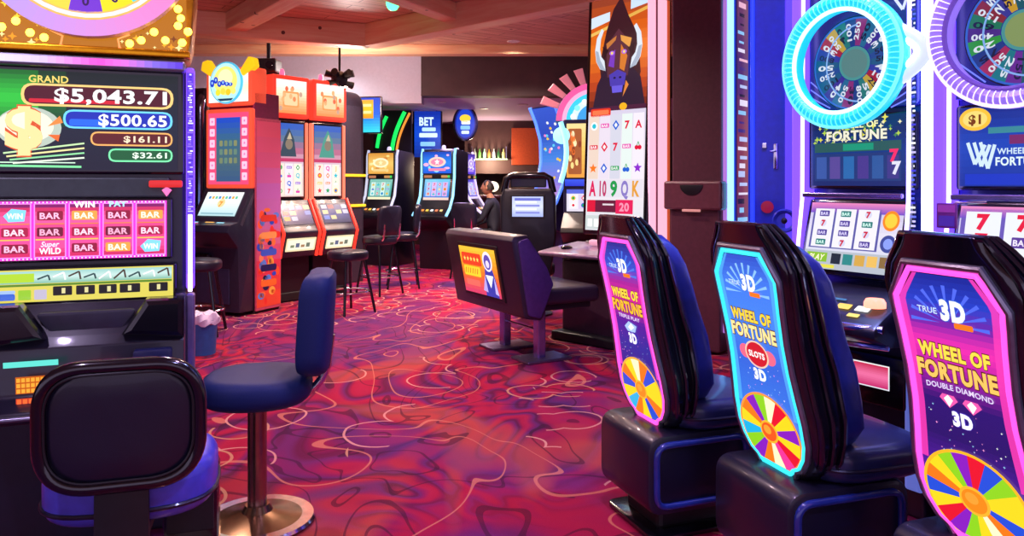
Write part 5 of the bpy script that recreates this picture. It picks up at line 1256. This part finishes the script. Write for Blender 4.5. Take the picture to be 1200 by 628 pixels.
# ------------------------------------------------------------------ hung signs and screens
def sign_board(name, label, loc, rz, w, h, art, strength=1.1, cat='sign', hang=None, oval=False):
    t = thing(name, label, cat, loc, rz)
    o = ell(0, 0, w / 2, h / 2, 36) if oval else rrect(-w / 2, -h / 2, w / 2, h / 2, .02)
    MB().ext(o, .0, .06, 'y', bev=.008).build('case', GLOSS, t)
    art.build('face', t, (0, -.002, 0), strength=strength)
    if hang:
        for x in (-w * .3, w * .3): MB().cyl((x, .03, h / 2 - (.06 if oval else 0)), (x, .03, h / 2 + hang), .008).build('hanger', BLK, t)
    return t
a = Art(); a.grad(-.24, -.42, .24, .42, ['#0a2a8a', '#0f4ad0', '#0a2a9a']); a.text('BET', -.02, .16, .15, '#d8f4ff', 3, w=.26, bold=.04); a.rr(-.10, .05, .15, .12, .02, '#bfe4ff', 2); a.rr(-.15, -.06, .18, .02, .02, '#d8f4ff', 2)
a.rr(-.13, -.22, .14, -.14, .02, '#8ac8ff', 2); a.rr(-.05, -.34, .08, -.27, .02, '#5aa0f0', 2)
sign_board('hanging_sign', 'tall blue lit sign with white words above the blue machine', (-1.54, 14.0, 2.25), 0, .54, .84, a, hang=.01)
a = Art(); a.disc(0, 0, .19, .29, '#0a1a7a'); a.disc(0, 0, .165, .26, '#1440c8', 2); a.disc(0, .09, .10, .07, '#ffd23a', 3); a.rr(-.07, -.02, .09, .05, .02, '#e8f4ff', 3); a.rr(-.085, -.11, .085, -.04, .02, '#8ac8ff', 3); a.rr(-.07, -.19, .07, -.13, .02, '#d8f0ff', 3)
sign_board('oval_sign', 'oval blue lit sign with yellow centre near the far bar', (-.84, 13.8, 2.43), 0, .46, .64, a, hang=.0, oval=True)
a = Art(); a.grad(-.15, -.25, .15, .25, ['#3ae0f0', '#2a6ae8', '#2a4ad8']); a.grad(-.15, -.05, .05, .22, ['#ff9a2a', '#ffd22a', '#ffb03a'], 2); a.rr(-.12, .02, .02, .06, .01, '#fff0a0', 3); a.rr(-.12, .12, .02, .16, .01, '#fff0a0', 3)
sign_board('hanging_screen', 'small yellow and blue hanging screen right of the yellow striped cabinet', (-2.05, 11.1, 2.34), -10, .34, .54, a, hang=.0, cat='screen')
# green and orange neon curves on a dark board
nb = thing('neon_sign', 'green and orange curved neon stripes on a dark board', 'sign', (-2.12, 13.6, 2.2), 0)
MB().ext(rpoly([(-.34, -.5), (.34, -.5), (.34, .45), (-.34, .45)], .03), .03, .08, 'y', bev=.008).build('board', mat('ink_board', '#120d1c', .5), nb)
def arc(x0, z0, x1, z1, bow): return [(x0 + (x1 - x0) * k / 14 - bow * math.sin(PI * k / 14), 0, z0 + (z1 - z0) * k / 14) for k in range(15)]
MB().tube(arc(-.27, -.22, -.10, .34, .03), .030, 10).build('green_tube', glow('green_neon', '#14e05a', 1.4), nb)
MB().tube(arc(-.02, -.46, .22, .42, .06), .034, 10).build('green_tube', glow('green_neon', '#14e05a'), nb)
MB().tube(arc(.06, -.46, .31, .40, .06), .020, 10).build('orange_tube', glow('orange_neon', '#ff9a3a', 1.0), nb)
MB().box((.0, -.01, -.49), (.22, .05, .06), bev=.01).build('teal_foot', glow('teal_neon', '#2ae0c8', 1.0), nb)

# ------------------------------------------------------------------ fan topped machine and curved screen behind the bull machine
fm = thing('slot_machine', 'slot machine with rainbow arch and pink fan topper partly behind the bull machine', 'slot machine', (.95, 9.0, 0), -12)
MB().box((0, .28, .40), (.72, .5, .80), bev=.012).build('base_cabinet', BLK, fm)
MB().box((0, .28, 1.45), (.72, .44, 1.32), bev=.012).build('tower', mat('indigo_case', '#1c1a4a', .4), fm)
prof = rpoly([(.1, 1.02), (.0, 1.0), (-.24, .84), (-.26, .78), (-.05, .66), (.1, .66)], .02)
dk = MB().ext(prof, -.35, .35, 'x', bev=.01).build('deck', BLK, fm)
A = Art(); A.rect(-.32, 1.02, .32, 1.28, '#e8e0f0'); reels(A, -.30, 1.05, .30, 1.22, 5, 2, ['#f4f0ff', '#e0d0f0'], .01, 2, random.Random(71)); A.rect(-.32, 1.23, .32, 1.28, '#5a6ae0', 3)
A.build('reel_screen', fm, (0, .055, 0), strength=1.0)
Art().grad(-.34, 1.32, .34, 1.40, ['#2a3ad8', '#3a5af0']).rect(.05, 1.34, .30, 1.38, '#d82a3a', 2).build('belt_screen', fm, (0, .053, 0), strength=1.0)
A = Art(); A.grad(-.32, 1.42, .32, 2.06, ['#f09a3a', '#ffc85a', '#ffdf9a']); A.rr(-.30, 1.46, -.14, 2.0, .02, '#a85a2a', 2); A.rr(-.10, 1.44, .12, 1.98, .03, '#ffe07a', 2)
rg = random.Random(72)
for k in range(16): A.disc(-.22 + rg.uniform(-.06, .06), rg.uniform(1.5, 1.95), .02, .04, rg.choice(['#ffdc8a', '#e8702a', '#8a3a1a', '#fff0c0']), 3, 10)
A.build('upper_screen', fm, (0, .053, 0), strength=1.05)
top = MB().ext([(.46 * math.cos(PI * k / 24), 2.08 + .46 * math.sin(PI * k / 24)) for k in range(25)], .08, .30, 'y', bev=.01).build('topper', mat('teal_topper', '#1a5a8a', .4), fm)
B = Art()
for r0, r1, c in ((.38, .45, '#ff5aa0'), (.33, .38, '#ffb0d8'), (.27, .33, '#38d0f0'), (.20, .27, '#d8f4ff'), (.0001, .20, '#3aa0e8')): B.ring(0, 2.09, r0, r1, c, 1, 24, a0=.02, a1=PI - .02)
for k in range(7): B.disc(.25 * math.cos(PI * (k + .5) / 7), 2.09 + .25 * math.sin(PI * (k + .5) / 7), .035, .035, ['#ffffff', '#8af0ff'][k % 2], 3, 12)
B.build('topper_art', top, (0, .078, 0), strength=1.1)
for k in range(9):
    a = R(25 + 130 * k / 8)
    MB().ext([(.47 * math.cos(a - .07), 2.08 + .47 * math.sin(a - .07)), (.47 * math.cos(a + .07), 2.08 + .47 * math.sin(a + .07)), (.70 * math.cos(a + .08), 2.08 + .66 * math.sin(a + .08)), (.70 * math.cos(a - .08), 2.08 + .66 * math.sin(a - .08))], .12, .18, 'y', bev=.012).build('fan_blade', glow('fan_pink', '#d87a8a', .6), top)
for s in (-1, 1):
    MB().tube([(s * .39 - s * .07 * math.sin(PI * k / 14), .04, 1.36 + .72 * k / 14) for k in range(15)], .03, 10).build('edge_light', glow('ice_edge', '#9ae8ff', 1.2), fm)
MB().lathe([(0, 0), (.1, 0), (.1, .05), (.0, .06)], 24).build('round_light', glow('ice_edge', '#9ae8ff'), fm, (-.38, .08, 1.92), (R(90), 0, 0))

cm = thing('slot_machine', 'slot machine with tall inward curving blue screen edge beside the fan topper', 'slot machine', (.50, 10.5, 0), -58)
crv = [(.30, .9), (.10, 1.05), (.02, 1.35), (.05, 1.75), (.14, 2.05), (.0, 2.35), (-.06, 2.42)]
crv = [(-.10, 2.40), (.0, 2.20), (.08, 1.95), (.09, 1.65), (.04, 1.35), (-.08, 1.10), (-.26, .90)]
MB().ext([(.5, 0), (.5, 2.42)] + crv + [(-.26, .8), (.0, .7), (.02, 0)], -.30, .30, 'x', bev=.006).build('body', mat('indigo_case', '#1c1a4a'), cm)
for s in (-1, 1): MB().tube([(s * .30, y - .008, z) for y, z in crv], .026, 10).build('edge_light', glow('blue_curve', '#4a7aff', 1.1), cm)
a = Art(lambda x, z, o: (x, interp([(z_, y_) for y_, z_ in crv[::-1]], z) - .012 - o, z), .001); a.grad(-.26, 1.0, .26, 2.38, ['#e8a0d0', '#8a7ae8', '#3a8af0', '#1a4ac8', '#2a5ad8'], 1, 30)
for k in range(20): a.disc(rg.uniform(-.2, .2), rg.uniform(1.1, 2.2), .03, .02, rg.choice(['#ffffff', '#ff8ad0', '#5ad8ff', '#ffd23a']), 3, 10)
a.build('curved_screen', cm, strength=.9)

# ------------------------------------------------------------------ tall black chair with a lit panel in its back
tc = thing('screen_chair', 'black high backed chair with white lit panel in its back', 'chair', (.20, 7.95, 0), -8)
MB().lathe([(0, 0), (.22, 0), (.22, .02), (.06, .05), (.05, .4), (0, .4)], 28).build('base', BLK, tc)
cushion(.24, .24, .40, .53, 3.2, .04).build('seat', VINYL, tc)
sh = MB().ext(rpoly([(-.22, .42), (.22, .42), (.275, .80), (.275, 1.22), (.24, 1.30), (-.24, 1.30), (-.275, 1.22), (-.275, .80)], .03), -.32, -.20, 'y', bev=.025).build('backrest', mat('coal_vinyl', '#14131c', .4, coat=.2), tc)
MB().tube([(-.25, -.26, 1.26), (-.22, -.26, 1.40), (-.16, -.26, 1.43), (.16, -.26, 1.43), (.22, -.26, 1.40), (.25, -.26, 1.26)], .035, 12).build('head_rail', GLOSS, sh)
MB().box((0, -.25, 1.36), (.36, .03, .10), bev=.012).build('head_pad', VINYL, sh)
a = Art(); a.grad(-.155, 1.02, .155, 1.22, ['#a8b8f8', '#dfe6ff', '#c0ccff'])
for k in range(4): a.rect(-.12, 1.05 + k * .035, .12 - .03 * (k % 2), 1.07 + k * .035, ['#8a90e0', '#f4f6ff', '#8a90e0', '#f8f8ff'][k], 2)
a.rect(-.13, 1.18, .13, 1.205, '#6a70d0', 2)
a.build('lit_panel', sh, (0, -.323, 0), strength=1.05)
MB().box((0, -.318, 1.12), (.35, .01, .24), bev=.004).build('panel_frame', BLK, sh)

# ------------------------------------------------------------------ person sitting at the edge-on machine
def person():
    verts = [(0, 0, .56), (0, .01, .75), (0, .03, .95), (0, .05, 1.06), (0, .07, 1.14), (0, .10, 1.20),          # pelvis, waist, chest, neck base, neck, skull base
             (.11, .02, .56), (.13, .40, .58), (.13, .42, .16), (.13, .50, .06),                                   # leg
             (-.11, .02, .56), (-.13, .40, .58), (-.13, .42, .16), (-.13, .50, .06),
             (.17, .05, 1.02), (.22, .12, .80), (.17, .30, .72), (.15, .36, .70),
             (-.17, .05, 1.02), (-.22, .14, .80), (-.17, .30, .72), (-.15, .36, .70)]
    edges = [(0, 1), (1, 2), (2, 3), (3, 4), (4, 5), (0, 6), (6, 7), (7, 8), (8, 9), (0, 10), (10, 11), (11, 12), (12, 13), (3, 14), (14, 15), (15, 16), (16, 17), (3, 18), (18, 19), (19, 20), (20, 21)]
    rad = [.15, .14, .16, .10, .055, .06, .10, .075, .05, .045, .10, .075, .05, .045, .065, .045, .032, .03, .065, .045, .032, .03]
    me = bpy.data.meshes.new('person'); me.from_pydata(verts, edges, [])
    o = bpy.data.objects.new('person', me); COL.objects.link(o)
    md = o.modifiers.new('skin', 'SKIN'); md.use_smooth_shade = True
    for i, r in enumerate(rad):
        sv = me.skin_vertices[0].data[i]; sv.radius = (r, r * (.8 if i in (0, 1, 2, 3) else 1)); sv.use_root = (i == 0)
    s2_ = o.modifiers.new('smooth', 'SUBSURF'); s2_.levels = 2; s2_.render_levels = 2
    dg = bpy.context.evaluated_depsgraph_get(); ev = o.evaluated_get(dg)
    body = bpy.data.meshes.new_from_object(ev)
    bpy.data.objects.remove(o)
    # head with face joined to the same mesh
    bm = bmesh.new(); bm.from_mesh(body)
    hb = MB(); hb.ball((0, .115, 1.285), (.073, .092, .112), 20, 14); hb.ball((0, .208, 1.275), (.013, .018, .022), 10, 6); hb.ball((0, .195, 1.232), (.026, .010, .008), 10, 6)
    for s in (-1, 1): hb.ball((s * .074, .11, 1.275), (.012, .02, .03), 8, 6); hb.ball((s * .03, .19, 1.30), (.013, .012, .008), 8, 6)
    for s in (-1, 1):   # hands: palm, five fingers
        px, py, pz = s * .145, .40, .685
        hb.ball((px, py, pz), (.036, .048, .017), 12, 8)
        for k in range(4):
            L = (.055, .068, .064, .048)[k]; fx = px + (k - 1.5) * .019
            hb.tube([(fx, py + .035, pz), (fx, py + .04 + L * .55, pz + .004), (fx, py + .04 + L, pz - .018)], [.0095, .009, .007], 8)
        hb.tube([(px - s * .028, py - .01, pz), (px - s * .052, py + .02, pz - .004), (px - s * .05, py + .05, pz - .012)], [.011, .010, .008], 8)
    off = len(bm.verts); vs = [bm.verts.new(v) for v in hb.v]
    for f, _ in hb.f:
        try: bm.faces.new([vs[i] for i in f]).smooth = True
        except ValueError: pass
    bmesh.ops.recalc_face_normals(bm, faces=bm.faces)
    SK, SHIRT, TR = mat('skin', '#b07a60', .5), mat('dark_sweater', '#161a2c', .8), mat('dark_trousers', '#15131a', .8)
    nm = bpy.data.meshes.new('person')
    for f in bm.faces:
        c = f.calc_center_median()
        f.material_index = 0 if (c.z > 1.13 or (c.y > .33 and c.z > .66)) else (1 if c.z > .66 or (c.z > .6 and c.y < .05) else 2)
    bm.to_mesh(nm); bm.free()
    for m in (SK, SHIRT, TR): nm.materials.append(m)
    p = bpy.data.objects.new('person', nm); COL.objects.link(p)
    p.location = (-.27, 11.9, 0); p.rotation_euler = (0, 0, R(75))
    tag(p, 'person in dark sweater sitting sideways beside the edge-on far machine with hands on knees', 'person')
    hl = []
    for i in range(9):
        a_ = PI * .5 * i / 8
        hl.append([(.079 * math.cos(a_) * math.cos(2 * PI * k / 24), .10 + (.098 if math.sin(2 * PI * k / 24) < 0 else .085) * math.cos(a_) * math.sin(2 * PI * k / 24), 1.30 + (-.05 if math.sin(2 * PI * k / 24) < .3 else .025) * (1 - i / 8) + .105 * math.sin(a_)) for k in range(24)])
    MB().loft(hl).build('hair', mat('dark_hair', '#1c120e', .6), p)
    MB().ball((.13, .52, .045), (.045, .11, .045)).ball((-.13, .52, .045), (.045, .11, .045)).build('shoes', mat('shoe_black', '#0d0c10', .4), p)
person()
bar_stool('bar_stool', 'black bar stool under the seated person', (-.27, 11.9, 0), 75, False, .36)
lampt = thing('table_lamp', 'small round white lamp glowing behind the seated person', 'lamp', (-.36, 14.6, .0), 0)
MB().lathe([(0, 0), (.16, 0), (.16, .02), (.03, .04), (.02, 1.2), (0, 1.2)], 20).build('stand', BLK, lampt)
MB().ball((0, 0, 1.29), (.11, .11, .10)).build('globe', glow('cream_globe', '#fff0d0', 1.6), lampt)

# ================================================================== camera and picture settings
cam = bpy.data.cameras.new('camera'); co = bpy.data.objects.new('camera', cam); COL.objects.link(co)
cam.sensor_fit = 'HORIZONTAL'; cam.sensor_width = 36; cam.lens = 36 * F / 1200
cam.shift_x = 0; cam.shift_y = (HY - 314) / 1200
co.location = (0, 0, EYE); co.rotation_euler = (R(90), 0, 0); cam.clip_start = .05
SC.camera = co
w = bpy.data.worlds.new('casino_air'); SC.world = w; w.use_nodes = True
w.node_tree.nodes['Background'].inputs['Color'].default_value = (.74, .58, .9, 1)
w.node_tree.nodes['Background'].inputs['Strength'].default_value = 1.1
SC.view_settings.view_transform = 'Standard'; SC.view_settings.look = 'None'; SC.view_settings.gamma = 1; SC.view_settings.use_curve_mapping = False
SC.view_settings.exposure = 0.1
